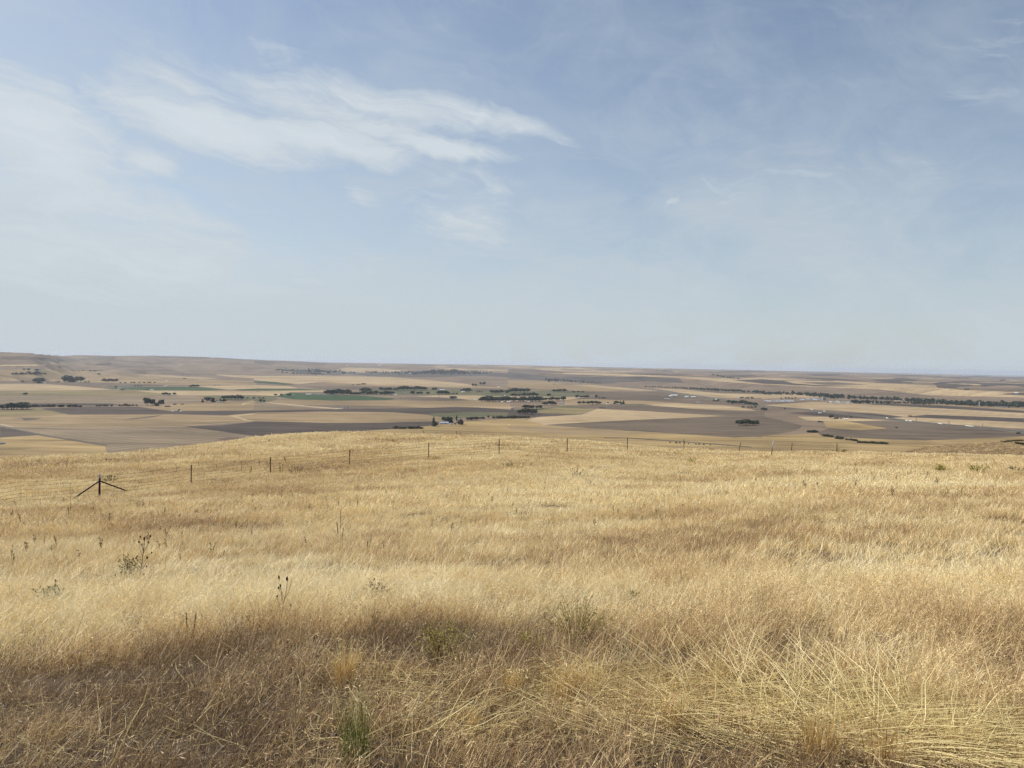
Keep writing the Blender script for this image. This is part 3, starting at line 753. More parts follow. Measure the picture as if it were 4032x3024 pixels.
def cluster(k, X0, X1, Y, h, n, label, kind='broadleaf', Y1=None, jit=.35, wide=1.0, group=None):
    """n trees between two columns of a strip, feet at row Y, h rows tall"""
    global TREE_N
    s = .4566 if k < 3 else .46655
    if kind != 'shrub' and n > 3: n = max(3, int(n * .72 + .5)); wide *= 1.75
    for i in range(n):
        t = (i + .5 + random.uniform(-.35, .35)) / n
        X = X0 + (X1 - X0) * t; y = Y + ((Y1 if Y1 is not None else Y) - Y) * t + random.uniform(-jit, jit) * 3
        P = far_at(k, X, y); dep = P[1]
        hm = h * s / FPX * dep * random.uniform(.80, 1.22) * (1.28 if kind != 'shrub' else 1.4)
        kk = kind if kind != 'mix' else random.choice(['broadleaf', 'broadleaf', 'broadleaf', 'poplar', 'conifer'])
        plant_tree(kk, P - np.array([0, 0, .3]), max(hm, 1.5), nth(label, i, n), (group or label) if n > 1 else None, wide)
        TREE_N += 1
CL = [
 # strip 0 (left)
 (0, 0, 240, 552, 45, 13, 'dark riverside tree in the thicket at the left edge of the valley', 'broadleaf'),
 (0, 250, 700, 530, 16, 17, 'low dark hedge shrub along the creek right of the left thicket', 'shrub'),
 (0, 810, 970, 524, 11, 6, 'low shrub in the gap of the creek hedge', 'shrub'),
 (0, 1020, 1180, 522, 14, 7, 'dark shrub on the creek just left of the two big round trees', 'shrub'),
 (0, 1268, 1268, 520, 56, 1, 'tallest round tree of the pair by the dark ploughland, left trunk', 'broadleaf'),
 (0, 1318, 1318, 519, 55, 1, 'big round tree touching the tallest one by the dark ploughland', 'broadleaf'),
 (0, 1388, 1388, 519, 46, 1, 'single round tree just right of the big pair by the creek', 'broadleaf'),
 (0, 1345, 1345, 523, 22, 1, 'small bush between the big round trees', 'shrub'),
 (0, 1480, 1600, 511, 8, 4, 'tiny shrub on the creek right of the round trees', 'shrub'),
 (0, 1740, 1940, 491, 32, 10, 'dark tree around the white farmhouse below the green fields', 'mix'),
 (0, 1920, 2100, 468, 30, 9, 'dark tree in the windbreak behind the white farmhouse', 'broadleaf'),
 (0, 2110, 2290, 461, 14, 6, 'small tree in the thin row right of the windbreak', 'broadleaf'),
 (0, 1545, 1545, 570, 22, 1, 'lone tree beside tiny white sheds above the dark ploughland', 'broadleaf'),
 (0, 1395, 1520, 428, 18, 6, 'tree around the lone farmhouse on the pale field', 'broadleaf'),
 (0, 995, 1005, 368, 16, 1, 'tree behind the white barn at the left end of the green field', 'broadleaf'),
 (0, 1155, 1220, 358, 12, 3, 'small tree at the upper left of the green field', 'broadleaf'),
 (0, 1640, 1710, 359, 18, 5, 'tree in the clump at the top of the green field', 'broadleaf'),
 (0, 1265, 1275, 388, 13, 1, 'lone tree on the lower edge of the green field', 'broadleaf'),
 (0, 200, 238, 430, 22, 2, 'dark tree of the small pair on the left stubble', 'broadleaf'),
 (0, 170, 190, 429, 14, 1, 'slim tree left of the small pair on the stubble', 'poplar'),
 (0, 302, 375, 321, 32, 5, 'tree around the far left farmstead', 'broadleaf'),
 (0, 540, 705, 316, 42, 11, 'tree of the tall farm grove in the far left', 'mix'),
 (0, 480, 510, 322, 12, 2, 'small tree left of the tall farm grove', 'broadleaf'),
 (0, 720, 775, 322, 14, 3, 'small tree right of the tall farm grove', 'broadleaf'),
 (0, 890, 1020, 316, 22, 8, 'tree in the long far windbreak on the brown field', 'broadleaf'),
 (0, 1030, 1360, 324, 8, 9, 'tiny shrub trailing right from the far windbreak', 'shrub'),
 (0, 165, 215, 316, 11, 2, 'tiny tree at the far left field edge', 'broadleaf'),
 (0, 100, 400, 250, 13, 11, 'distant hedge shrub under the left hills', 'shrub'),
 (0, 245, 325, 245, 16, 4, 'distant tree above the hedge under the left hills', 'broadleaf'),
 (0, 295, 355, 219, 16, 4, 'distant tree in the round clump at the foot of the left hills', 'broadleaf'),
 (0, 190, 260, 209, 10, 4, 'distant shrub left of the round clump under the hills', 'shrub'),
 (0, 830, 872, 257, 13, 2, 'distant tree on the pale slope in the left', 'broadleaf'),
 (0, 670, 890, 222, 7, 10, 'distant shrub in the thin dark line under the ridge', 'shrub'),
 (0, 830, 970, 164, 6, 8, 'distant shrub in the upper dark line under the ridge', 'shrub'),
 (0, 1845, 1900, 350, 9, 2, 'tiny tree above the right end of the green field', 'broadleaf'),
 # strip 1
 (1, 620, 740, 426, 37, 9, 'dark tree at the left end of the village windbreaks', 'broadleaf'),
 (1, 755, 835, 405, 20, 5, 'tree behind the left end of the village windbreaks', 'broadleaf'),
 (1, 760, 930, 427, 24, 9, 'tree in the low windbreak beside the green circle', 'broadleaf'),
 (1, 925, 1010, 402, 28, 5, 'tree in the dense clump over the low windbreak', 'broadleaf'),
 (1, 940, 1195, 427, 28, 13, 'tree in the long dark windbreak above the green circle', 'broadleaf'),
 (1, 1080, 1255, 391, 24, 9, 'tree in the second windbreak behind the village', 'broadleaf'),
 (1, 1260, 1490, 386, 28, 12, 'tree in the tall dense windbreak behind the village', 'broadleaf'),
 (1, 1530, 1582, 389, 20, 3, 'tree left of the long white shed', 'broadleaf'),
 (1, 1580, 1690, 425, 28, 6, 'tree around the village houses left of centre', 'broadleaf'),
 (1, 1695, 1755, 425, 14, 3, 'low tree right of the village houses', 'broadleaf'),
 (1, 1780, 1860, 402, 28, 5, 'tree among the white village houses', 'mix'),
 (1, 1360, 1505, 422, 22, 6, 'tree along the lane below the tall windbreak', 'broadleaf'),
 (1, 1680, 1750, 461, 20, 4, 'tree around the farm on the pale field', 'broadleaf'),
 (1, 1950, 2212, 486, 38, 15, 'big dark tree behind the row of white houses', 'broadleaf'),
 (1, 2035, 2212, 416, 26, 9, 'dark tree in the grove above the row of white houses', 'broadleaf'),
 (1, 1905, 1985, 406, 14, 3, 'small tree left of the upper grove', 'broadleaf'),
 (1, 1885, 1922, 356, 20, 2, 'distant tree pair right of the pale slope', 'broadleaf'),
 (1, 1950, 2002, 341, 20, 3, 'distant tree above the pair on the slope', 'broadleaf'),
 (1, 40, 92, 492, 22, 2, 'round bush on the bend of the pale track', 'broadleaf'),
 (1, 170, 345, 436, 15, 5, 'tree around the farm at the tip of the green circle', 'broadleaf'),
 (1, 840, 892, 346, 9, 3, 'tiny tree by the red sheds on the pale slope', 'broadleaf'),
 (1, 1550, 1550, 698, 64, 1, 'tallest dark conifer left of the blue roofed farm', 'conifer'),
 (1, 1566, 1566, 699, 40, 1, 'lower dark tree at the foot of the tallest conifer', 'broadleaf'),
 (1, 1637, 1637, 658, 32, 1, 'round tree behind the left end of the blue roof', 'broadleaf'),
 (1, 1668, 1712, 668, 40, 4, 'tree in the clump behind the blue roof', 'mix'),
 (1, 1747, 1747, 656, 36, 1, 'slender poplar right of the blue roofed farm', 'poplar'),
 (1, 1783, 1783, 684, 44, 1, 'broad dark tree right of the blue roofed farm', 'broadleaf'),
 (1, 1770, 1770, 684, 26, 1, 'low bush under the broad tree by the farm', 'shrub'),
 (1, 1828, 1920, 646, 26, 5, 'dark bush at the start of the hedgerow past the farm', 'broadleaf'),
 (1, 1935, 1985, 632, 13, 3, 'small bush in the gap of the hedgerow', 'shrub'),
 (1, 2020, 2020, 629, 22, 1, 'round tree in the middle of the hedgerow', 'broadleaf'),
 (1, 2045, 2250, 628, 15, 11, 'small bush along the right end of the hedgerow', 'shrub'),
 (1, 1215, 1460, 718, 17, 9, 'scrub bush on the bank left of the farm', 'shrub'),
 # strip 2
 (2, 0, 285, 486, 36, 15, 'big dark tree in the village row beside the pale field', 'broadleaf'),
 (2, 0, 180, 406, 28, 9, 'dark tree in the upper village grove', 'broadleaf'),
 (2, 30, 265, 440, 26, 11, 'tree in the middle row of the village', 'broadleaf'),
 (2, 336, 372, 440, 26, 2, 'separate tree right of the middle village row', 'broadleaf'),
 (2, 390, 495, 402, 22, 6, 'tree in the oval clump above the village', 'broadleaf'),
 (2, 545, 662, 404, 9, 6, 'low tree in the hedge right of the oval clump', 'shrub'),
 (2, 300, 492, 478, 28, 9, 'dark tree at the right end of the village', 'broadleaf'),
 (2, 300, 425, 516, 28, 7, 'tree in the belt leading down from the village', 'broadleaf'),
 (2, 592, 700, 454, 21, 7, 'tree in the small wood on the brown field', 'broadleaf'),
 (2, 762, 770, 456, 22, 1, 'lone tree right of the small wood', 'broadleaf'),
 (2, 780, 850, 458, 8, 3, 'low shrub right of the lone tree', 'shrub'),
 (2, 130, 290, 546, 28, 9, 'tree in the belt above the water tank field', 'broadleaf'),
 (2, 85, 235, 592, 38, 8, 'dark tree of the clump right of the tan water tank', 'broadleaf'),
 (2, 610, 800, 508, 27, 9, 'tree in the row beside the lane', 'broadleaf'),
 (2, 862, 862, 505, 18, 1, 'single tree by the small white house on the lane', 'broadleaf'),
 (2, 912, 1002, 506, 24, 5, 'tree in the clump at the end of the lane', 'mix'),
 (2, 0, 185, 625, 15, 9, 'low hedge bush below the tan water tank', 'shrub'),
 (2, 1770, 1822, 486, 16, 3, 'tree in the trio left of the highway wood', 'broadleaf'),
 (2, 1890, 2155, 500, 28, 15, 'dark tree in the wood beside the highway', 'broadleaf', 522),
 (2, 2010, 2160, 540, 14, 5, 'low tree below the highway wood', 'broadleaf'),
 (2, 2180, 2212, 560, 20, 2, 'round tree right of the highway wood', 'broadleaf'),
 (2, 1990, 2130, 460, 12, 8, 'small tree left of the town', 'broadleaf'),
 (2, 1985, 2142, 688, 36, 10, 'dark tree of the isolated grove in the brown field', 'broadleaf'),
 (2, 1380, 1760, 838, 8, 9, 'tiny shrub on the bank beyond the fence', 'shrub', 862),
 (2, 385, 412, 339, 8, 2, 'tiny distant tree of the pair on the plain', 'broadleaf'),
 (2, 605, 645, 334, 8, 3, 'tiny distant tree by the far bend of the highway', 'broadleaf'),
 (2, 1760, 1990, 258, 9, 8, 'distant tree in the line on the plateau', 'shrub', 292),
 # strip 3
 (3, 0, 55, 552, 21, 3, 'round tree at the lower end of the highway wood', 'broadleaf'),
 (3, 193, 193, 541, 15, 1, 'lone round tree beside the highway', 'broadleaf'),
 (3, 565, 600, 618, 30, 2, 'big tree at the left of the white roofed farmyard', 'broadleaf'),
 (3, 610, 642, 620, 11, 2, 'low bush in the white roofed farmyard', 'shrub'),
 (3, 667, 667, 622, 17, 1, 'round tree in the middle of the farmyard', 'broadleaf'),
 (3, 712, 712, 617, 15, 1, 'round tree behind the white farmhouse roof', 'broadleaf'),
 (3, 752, 752, 615, 14, 1, 'round tree at the right end of the farmyard', 'broadleaf'),
 (3, 390, 470, 735, 17, 6, 'dark bush at the head of the creek in the brown field', 'shrub'),
 (3, 470, 525, 648, 10, 3, 'low bush above the creek head', 'shrub'),
 (3, 515, 595, 766, 17, 6, 'dark bush on the upper creek', 'shrub', 774),
 (3, 628, 690, 786, 17, 4, 'grey bush on the middle creek', 'shrub', 794),
 (3, 700, 800, 796, 13, 5, 'low bush on the lower creek', 'shrub', 808),
 (3, 810, 1055, 820, 14, 16, 'dark bush in the thicket where the creek ends', 'shrub', 834),
 (3, 1125, 1140, 697, 9, 2, 'lone dark bush in the right brown field', 'shrub'),
 (3, 2150, 2175, 746, 12, 2, 'dark bush by the highway at the right edge', 'shrub'),
 (3, 750, 1000, 490, 24, 12, 'tree in the park at the right end of the town', 'mix'),
 (3, 160, 290, 452, 12, 7, 'tree behind the left half of the town', 'broadleaf'),
 (3, 285, 345, 420, 18, 5, 'tree in the dark knot of the river belt', 'broadleaf'),
 (3, 2010, 2050, 298, 8, 3, 'tiny distant tree on the right plateau', 'shrub'),
 (3, 1700, 1750, 374, 9, 3, 'tiny distant tree on the plateau edge', 'shrub'),
]
for c in CL: cluster(*c)
# belts that read as one mass: many crowns joined into one object
def belt(name, label, k, pts, h, n, spread, kind='broadleaf', mat=None):
    s = .4566 if k < 3 else .46655
    b = MB(); P = np.array(pts, float); L = np.concatenate([[0], np.cumsum(np.hypot(*np.diff(P[:, :2], axis=0).T))])
    r = np.random.default_rng(int(pts[0][0]) + n)
    for i in range(n):
        t = r.random() * L[-1]; X = np.interp(t, L, P[:, 0]); Y = np.interp(t, L, P[:, 1]) + r.normal() * spread; hh = np.interp(t, L, P[:, 2]) if P.shape[1] > 2 else h
        W = far_at(k, X, Y); hm = hh * s / FPX * W[1] * r.uniform(.75, 1.45)
        wdt = hm * r.uniform(.35, .6)
        m = 46
        d = r.normal(size=(m, 3)); d /= np.linalg.norm(d, axis=1, keepdims=True)
        c = W + np.array([0, 0, hm * .55]) + d * np.array([wdt, wdt, hm * .46]) * (.5 + .5 * r.random((m, 1)))
        nr = d + .5 * r.normal(size=(m, 3)); tt = np.cross(nr, r.normal(size=(m, 3))); tt /= np.linalg.norm(tt, axis=1, keepdims=True); q = np.cross(nr, tt); q /= np.linalg.norm(q, axis=1, keepdims=True)
        z = hm * .2
        V = np.stack([c - tt * z, c - q * z, c + tt * z, c + q * z], 1).reshape(-1, 3)
        b.add(V, [(4 * j, 4 * j + 1, 4 * j + 2, 4 * j + 3) for j in range(m)], np.repeat(np.clip(.4 + .25 * r.normal(size=m), 0, 1), 4))
        b.tube([W - np.array([0, 0, .5]), W + np.array([0, 0, hm * .5])], [hm * .03, hm * .015], 4, .5)
    tag(b.build(name, mat or leaf_dark), label, 'woodland', kind='stuff')
belt('riverside_woodland', 'dark green belt of riverside trees below the plateau slope', 2, [(1180, 358, 8), (1400, 368, 9), (1700, 385, 13), (2000, 399, 14), (2212, 412, 15)], 12, 190, 2.0)
belt('riverside_woodland', 'dark river woodland running behind the town to the right edge', 3, [(0, 409, 15), (300, 416, 17), (600, 442, 24), (850, 450, 16), (1100, 458, 18), (1400, 482, 26), (1700, 502, 28), (2240, 520, 32)], 20, 420, 4.0)
belt('riverside_woodland', 'strip of trees between the pale silos and the town', 3, [(760, 486, 18), (1100, 490, 14), (1500, 496, 18), (1900, 512, 16)], 14, 130, 3.0)
belt('town_woodland', 'hazy trees of the far town under the ridge', 1, [(190, 216, 8), (380, 218, 8), (520, 228, 13), (700, 236, 13), (880, 238, 8)], 9, 130, 5.0)
belt('town_woodland', 'hazy lower tree line left of the far town', 1, [(240, 240, 7), (420, 248, 9), (600, 252, 8)], 8, 70, 2.0)
belt('town_woodland', 'dark hazy woods of the far town right of centre', 1, [(960, 236, 8), (1250, 240, 9), (1400, 246, 14), (1560, 240, 22), (1700, 240, 24), (1850, 245, 14), (2050, 238, 6)], 14, 240, 5.0)
belt('river_woodland', 'hazy tree line under the dark slope at centre', 2, [(310, 305, 9), (480, 305, 12), (640, 318, 8), (800, 326, 6)], 9, 90, 4.0)
print('trees', TREE_N)

# ------------------------------------------------------------------ farm buildings
WALL = {'white': paint('white_siding', (.74, .73, .70), .6, scale=.4), 'grey': paint('grey_steel', (.42, .44, .46), .5, scale=.4), 'tan': paint('tan_siding', (.50, .42, .31), .7, scale=.4),
        'red': paint('red_boards', (.22, .07, .05), .8, scale=.4), 'brown': paint('brown_boards', (.13, .09, .065), .85, scale=.4), 'concrete': paint('concrete', (.50, .48, .44), .8, scale=.2), 'green': paint('pale_green_siding', (.38, .52, .46), .6, scale=.3)}
ROOF = {'white': paint('white_steel_roof', (.80, .80, .78), .4, scale=.3), 'grey': paint('grey_shingles', (.24, .24, .25), .8, scale=.3), 'blue': paint('blue_grey_steel_roof', (.42, .50, .60), .4, scale=.3),
        'dark': paint('dark_shingles', (.085, .075, .07), .85, scale=.3), 'rust': paint('rusty_roof', (.24, .13, .08), .8, scale=.3), 'tan': paint('tan_roof', (.52, .44, .32), .7, scale=.3)}
glassm = paint('window_glass', (.04, .05, .06), .15, var=.05)
doorm = paint('door_paint', (.16, .12, .09), .6)
def gable(name, P, w, d, h, rh, wall, roof, label, group=None, rz=0.0, windows=0, cat='shed', over=.35):
    o = empty(name, P, rz); tag(o, label, cat, group)
    b = MB(); x, y = w / 2, d / 2
    b.add([(-x, -y, -1), (x, -y, -1), (x, y, -1), (-x, y, -1), (-x, -y, h), (x, -y, h), (x, y, h), (-x, y, h), (-x, 0, h + rh), (x, 0, h + rh)],
          [(0, 1, 5, 4), (2, 3, 7, 6), (1, 2, 6, 9, 5), (3, 0, 4, 8, 7), (0, 3, 2, 1)])
    b.build('wall', WALL[wall], o)
    b = MB(); t = .25; X = x + over; sl = rh / y; Y = y + over; zb = h - over * sl
    for s in (-1, 1):
        v = [(-X, s * Y, zb + .05), (X, s * Y, zb + .05), (X, 0, h + rh + .05), (-X, 0, h + rh + .05)]
        v += [(a, bb, c + t) for a, bb, c in v]
        f = [(0, 1, 2, 3), (7, 6, 5, 4), (0, 4, 5, 1), (1, 5, 6, 2), (2, 6, 7, 3), (3, 7, 4, 0)]
        b.add(v, f if s < 0 else [tuple(reversed(q)) for q in f])
    b.build('roof', ROOF[roof], o)
    b = MB(); dw = min(3.6, w * .18) if cat != 'house' else 1.1; dh = min(h * .8, 3.6 if cat != 'house' else 2.1)
    b.box((w * .12, -y - .06, dh / 2), (dw, .12, dh)); b.build('door', doorm, o)
    for i in range(windows):
        b = MB(); b.box((-x + w * (i + .7) / (windows + .6) * .95, -y - .05, h * .55), (min(1.4, w * .1), .1, 1.2))
        if abs(-x + w * (i + .7) / (windows + .6) * .95 - w * .12) < dw: continue
        b.build('window', glassm, o)
    return o
def building(k, X, Y, wpx, hpx, wall, roof, label, cat='shed', name=None, group=None, rz=None, dfac=None, windows=0):
    P = far_at(k, X, Y); s = (.4566 if k < 3 else .46655) / FPX * P[1]
    w = max(wpx * s, 7.0); H = max(hpx * s, 4.0); d = min(max(w * (dfac or .5), 7), 24)
    az = math.atan2(P[0], P[1])
    gable(name or {'shed': 'farm_shed', 'house': 'farmhouse', 'barn': 'barn', 'building': 'town_building'}[cat], P, w, d, H * .62, H * .38, wall, roof, label, group,
          -az + (rz if rz is not None else random.uniform(-.35, .35)), windows, cat)
BL = [
 (1, 1640, 677, 78, 17, 'white', 'blue', 'long white farm shed with pale blue roof between dark trees', 'shed', None, None, .05, .35, 4),
 (1, 1702, 682, 22, 14, 'white', 'grey', 'small white house at the right end of the blue roofed shed', 'house', None, None, .2, .7, 2),
 (1, 1735, 680, 12, 10, 'brown', 'dark', 'tiny dark outbuilding between the farmhouse and the broad tree', 'shed'),
 (1, 1592, 671, 30, 9, 'red', 'rust', 'low rust red shed left of the blue roofed farm shed', 'shed'),
 (0, 1445, 529, 44, 11, 'brown', 'dark', 'low dark brown shed right of the round trees', 'shed', None, None, .1),
 (0, 1490, 571, 16, 8, 'white', 'white', 'leftmost of the tiny white sheds above the dark ploughland', 'shed'),
 (0, 1522, 571, 14, 7, 'tan', 'grey', 'middle of the tiny sheds above the dark ploughland', 'shed'),
 (0, 1557, 572, 12, 7, 'white', 'white', 'rightmost of the tiny white sheds above the dark ploughland', 'shed'),
 (0, 1890, 493, 46, 12, 'white', 'grey', 'white farmhouse under the dark trees below the green fields', 'house', None, None, .1, .4, 3),
 (0, 1447, 430, 24, 10, 'white', 'dark', 'small white house among trees on the pale field', 'house'),
 (0, 1031, 381, 18, 17, 'white', 'white', 'bright white barn at the left end of the green field', 'barn', None, None, .4, .8),
 (0, 1058, 386, 26, 9, 'brown', 'dark', 'dark shed touching the bright white barn', 'shed'),
 (0, 1102, 369, 32, 9, 'grey', 'grey', 'grey shed right of the bright white barn', 'shed'),
 (0, 1134, 357, 18, 7, 'tan', 'grey', 'tan shed above the left end of the green field', 'shed'),
 (0, 905, 357, 24, 6, 'tan', 'tan', 'tan shed left of the green field', 'shed'),
 (0, 1430, 354, 26, 9, 'white', 'white', 'white shed on the top edge of the green field', 'shed'),
 (0, 1310, 388, 26, 7, 'white', 'white', 'white shed on the bottom edge of the green field', 'shed'),
 (0, 323, 219, 46, 10, 'grey', 'blue', 'distant pale roofed barn at the foot of the left hills', 'barn'),
 (0, 388, 325, 14, 7, 'white', 'white', 'white shed beside the far left farmstead trees', 'shed'),
 (0, 675, 321, 12, 8, 'white', 'white', 'white shed below the tall farm grove', 'shed'),
 (0, 340, 318, 40, 10, 'tan', 'grey', 'farmhouse in the trees of the far left farmstead', 'house'),
 (0, 195, 315, 26, 8, 'tan', 'grey', 'tan shed at the far left field edge', 'shed'),
 (0, 1590, 286, 24, 7, 'brown', 'dark', 'dark distant barn on the pale slope', 'barn'),
 (0, 1628, 287, 16, 6, 'white', 'white', 'distant white shed right of the dark barn', 'shed'),
 (0, 1436, 309, 14, 6, 'white', 'white', 'distant white house left of the dark barn', 'house'),
 (0, 1452, 430, 20, 8, 'white', 'white', 'white outbuilding beside the lone farmhouse', 'shed'),
 (0, 8, 850, 60, 14, 'grey', 'grey', 'grey shed at the lower left edge of the gold meadow', 'shed', None, None, .1),
 (1, 470, 427, 44, 9, 'white', 'white', 'long white shed on the green circle, left one', 'shed', None, None, .05, .3),
 (1, 568, 427, 66, 9, 'white', 'grey', 'longest pale shed on the green circle', 'shed', None, None, .05, .3),
 (1, 692, 427, 50, 11, 'white', 'grey', 'white shed in front of the dark trees by the green circle', 'shed', None, None, .1, .4),
 (1, 338, 428, 16, 9, 'tan', 'tan', 'tan house at the tip of the green circle', 'house'),
 (1, 1190, 429, 40, 12, 'tan', 'grey', 'tan house at the right end of the long windbreak', 'house'),
 (1, 1222, 431, 22, 8, 'white', 'white', 'white shed right of the tan house by the windbreak', 'shed'),
 (1, 1622, 388, 42, 9, 'white', 'white', 'long white shed right of the tall windbreak', 'shed', None, None, .05, .3),
 (1, 1300, 416, 20, 10, 'white', 'grey', 'white house left on the village lane', 'house'),
 (1, 1408, 420, 24, 10, 'white', 'dark', 'white house in the middle of the village lane', 'house'),
 (1, 1590, 420, 22, 12, 'tan', 'grey', 'tan house under the trees left of centre', 'house'),
 (1, 1790, 380, 14, 10, 'white', 'white', 'upper white house of the village', 'house'),
 (1, 1866, 385, 18, 9, 'white', 'white', 'white shed right of the upper village house', 'shed'),
 (1, 1802, 404, 30, 10, 'white', 'white', 'widest white house of the village', 'house'),
 (1, 1928, 405, 26, 8, 'tan', 'tan', 'tan shed left of the upper grove', 'shed'),
 (1, 1715, 461, 16, 9, 'white', 'white', 'white house of the farm on the pale field', 'house'),
 (1, 1590, 445, 26, 6, 'white', 'tan', 'low pale shed on the pale field', 'shed'),
 (1, 1905, 470, 20, 5, 'white', 'white', 'leftmost small house of the white row', 'house'),
 (1, 1940, 474, 18, 6, 'white', 'grey', 'second house of the white row from the left', 'house'),
 (1, 2018, 482, 40, 8, 'white', 'white', 'widest bright house of the white row', 'house', None, None, .05),
 (1, 2092, 489, 34, 9, 'tan', 'grey', 'tan house in the white row', 'house'),
 (1, 2140, 490, 20, 7, 'white', 'white', 'small white house right of the tan one in the row', 'house'),
 (1, 2195, 490, 30, 8, 'white', 'white', 'white house at the middle of the row below the big trees', 'house'),
 (1, 905, 340, 26, 9, 'red', 'rust', 'left red shed on the pale slope', 'shed'),
 (1, 945, 336, 36, 10, 'red', 'dark', 'long red shed on the pale slope', 'shed'),
 (1, 2165, 437, 12, 8, 'white', 'white', 'lone white house below the upper grove', 'house'),
 (1, 2110, 362, 24, 6, 'white', 'white', 'distant white shed left of centre plain', 'shed'),
 (2, 20, 488, 26, 8, 'white', 'white', 'white house left in the right half of the row', 'house'),
 (2, 68, 488, 18, 8, 'white', 'grey', 'small house second in the right half of the row', 'house'),
 (2, 175, 488, 22, 8, 'white', 'white', 'white house under the big trees of the row', 'house'),
 (2, 238, 488, 24, 8, 'white', 'white', 'last white house of the row', 'house'),
 (2, 215, 444, 40, 8, 'white', 'white', 'bright shed in the middle village row', 'shed', None, None, .05),
 (2, 465, 502, 44, 8, 'white', 'grey', 'white shed right of the village belt', 'shed'),
 (2, 610, 452, 14, 8, 'white', 'white', 'white house at the small wood on the brown field', 'house'),
 (2, 768, 506, 18, 6, 'tan', 'grey', 'tan house on the lane', 'house'),
 (2, 862, 509, 22, 8, 'white', 'white', 'small white house alone on the lane', 'house'),
 (2, 958, 508, 18, 8, 'white', 'white', 'white house at the end of the lane', 'house'),
 (2, 815, 541, 52, 7, 'brown', 'dark', 'low dark shed in the brown field', 'shed', None, None, 0, .4),
 (2, 1432, 441, 56, 16, 'grey', 'white', 'large grey shed by the highway', 'shed', None, None, .3, .5),
 (2, 1400, 440, 24, 10, 'white', 'white', 'white lean shed touching the large grey one', 'shed'),
 (2, 1372, 463, 50, 5, 'grey', 'blue', 'long low blue grey shed below the large grey one', 'shed', None, None, 0, .3),
 (2, 1540, 449, 30, 12, 'white', 'white', 'bright white shed, left of the pair by the highway', 'shed', None, None, .1),
 (2, 1598, 448, 38, 9, 'white', 'white', 'bright white shed, right of the pair by the highway', 'shed', None, None, .1),
 (2, 1640, 494, 26, 5, 'grey', 'blue', 'low grey shed in the field below the white pair', 'shed'),
 (2, 1795, 468, 14, 8, 'white', 'white', 'white house over the highway trio of trees', 'house'),
 (2, 2005, 465, 44, 8, 'grey', 'grey', 'grey shed left of the town', 'shed'),
 (3, 712, 627, 30, 11, 'white', 'white', 'white roofed farmhouse in the right farmyard', 'house', None, None, .1, .5, 2),
 (3, 1252, 599, 26, 9, 'brown', 'rust', 'dark rusty barn alone beside the highway', 'barn', None, None, .1),
 (3, 490, 573, 24, 5, 'white', 'white', 'low white shed beside the highway', 'shed'),
 (3, 940, 490, 32, 10, 'green', 'grey', 'pale green house at the right end of the town', 'house'),
 (3, 2030, 522, 105, 9, 'grey', 'dark', 'long grey plant building by the white tower', 'building', None, None, 0, .2),
 (3, 2145, 404, 30, 10, 'white', 'white', 'white house on the far right plateau', 'house'),
 (3, 1150, 475, 50, 8, 'tan', 'tan', 'tan shed left of the pale silos', 'shed'),
]
for a in BL: building(*a[:8], **dict(zip(['name', 'group', 'rz', 'dfac', 'windows'], a[8:]))) if len(a) == 8 else building(a[0], a[1], a[2], a[3], a[4], a[5], a[6], a[7], *a[8:])
# the town strung out along the river: dozens of small pale roofs
def town(k, X0, X1, Y, n, label, yj=4, w=(14, 34), h=(6, 11)):
    for i in range(n):
        building(k, X0 + (X1 - X0) * (i + random.uniform(.1, .9)) / n, Y + random.uniform(-yj, yj), random.uniform(*w), random.uniform(*h), random.choice(['white', 'tan', 'grey', 'tan', 'grey']),
                 random.choice(['white', 'blue', 'grey', 'blue', 'tan', 'grey']), nth(label, i, n), 'building', None, label)
town(3, 15, 285, 473, 22, 'small pale building in the left half of the riverside town', 6)
town(3, 330, 480, 461, 12, 'small pale building just left of the grain elevator', 4)
town(3, 540, 740, 483, 18, 'small pale building just right of the grain elevator', 6)
town(1, 560, 900, 238, 16, 'hazy pale building of the far town under the ridge', 6, (14, 44), (5, 8))
town(1, 790, 1090, 178, 11, 'hazy pale building on the hill above the far town', 5, (14, 40), (5, 8))
town(1, 250, 480, 210, 5, 'hazy pale building left of the far town', 6, (14, 34), (5, 7))
town(1, 1050, 1800, 238, 14, 'hazy pale building among the far dark woods', 6, (10, 24), (4, 6))

# grain elevator, silos, water tank, tower
def drum(name, k, X, Y, wpx, hpx, mat, roofmat, label, cat, cone=.25, group=None):
    P = far_at(k, X, Y); s = (.4566 if k < 3 else .46655) / FPX * P[1]
    r, h = wpx * s / 2, hpx * s
    o = empty(name, P); tag(o, label, cat, group)
    b = MB(); b.lathe((0, 0, 0), [(r, -1), (r, h * .25), (r * 1.012, h * .25), (r * 1.012, h * .27), (r, h * .27), (r, h * .9)], 24); b.build('shell', mat, o, False)
    b = MB(); b.lathe((0, 0, 0), [(r * 1.05, h * .9), (r * .25, h * .9 + r * cone * 1.6), (r * .12, h * .9 + r * cone * 2.0)], 24); b.build('roof', roofmat, o)
    b = MB(); b.box((r * .2, -r * .99 - .2, h * .45), (.6, .3, h * .88)); b.build('ladder', WALL['grey'], o)
    return o
drum('grain_silo', 1, 773, 546, 17, 17, WALL['grey'], ROOF['grey'], 'left steel grain silo of the pair on the dark ploughland edge', 'silo')
drum('grain_silo', 1, 806, 546, 14, 16, WALL['grey'], ROOF['dark'], 'right, darker grain silo of the pair on the dark ploughland edge', 'silo')
drum('water_tank', 2, 33, 555, 33, 17, WALL['tan'], ROOF['tan'], 'squat tan water tank on the field edge', 'tank', .12)
drum('grain_silo', 3, 1349, 479, 12, 25, WALL['concrete'], ROOF['tan'], 'left pale silo of the pair before the river woods', 'silo')
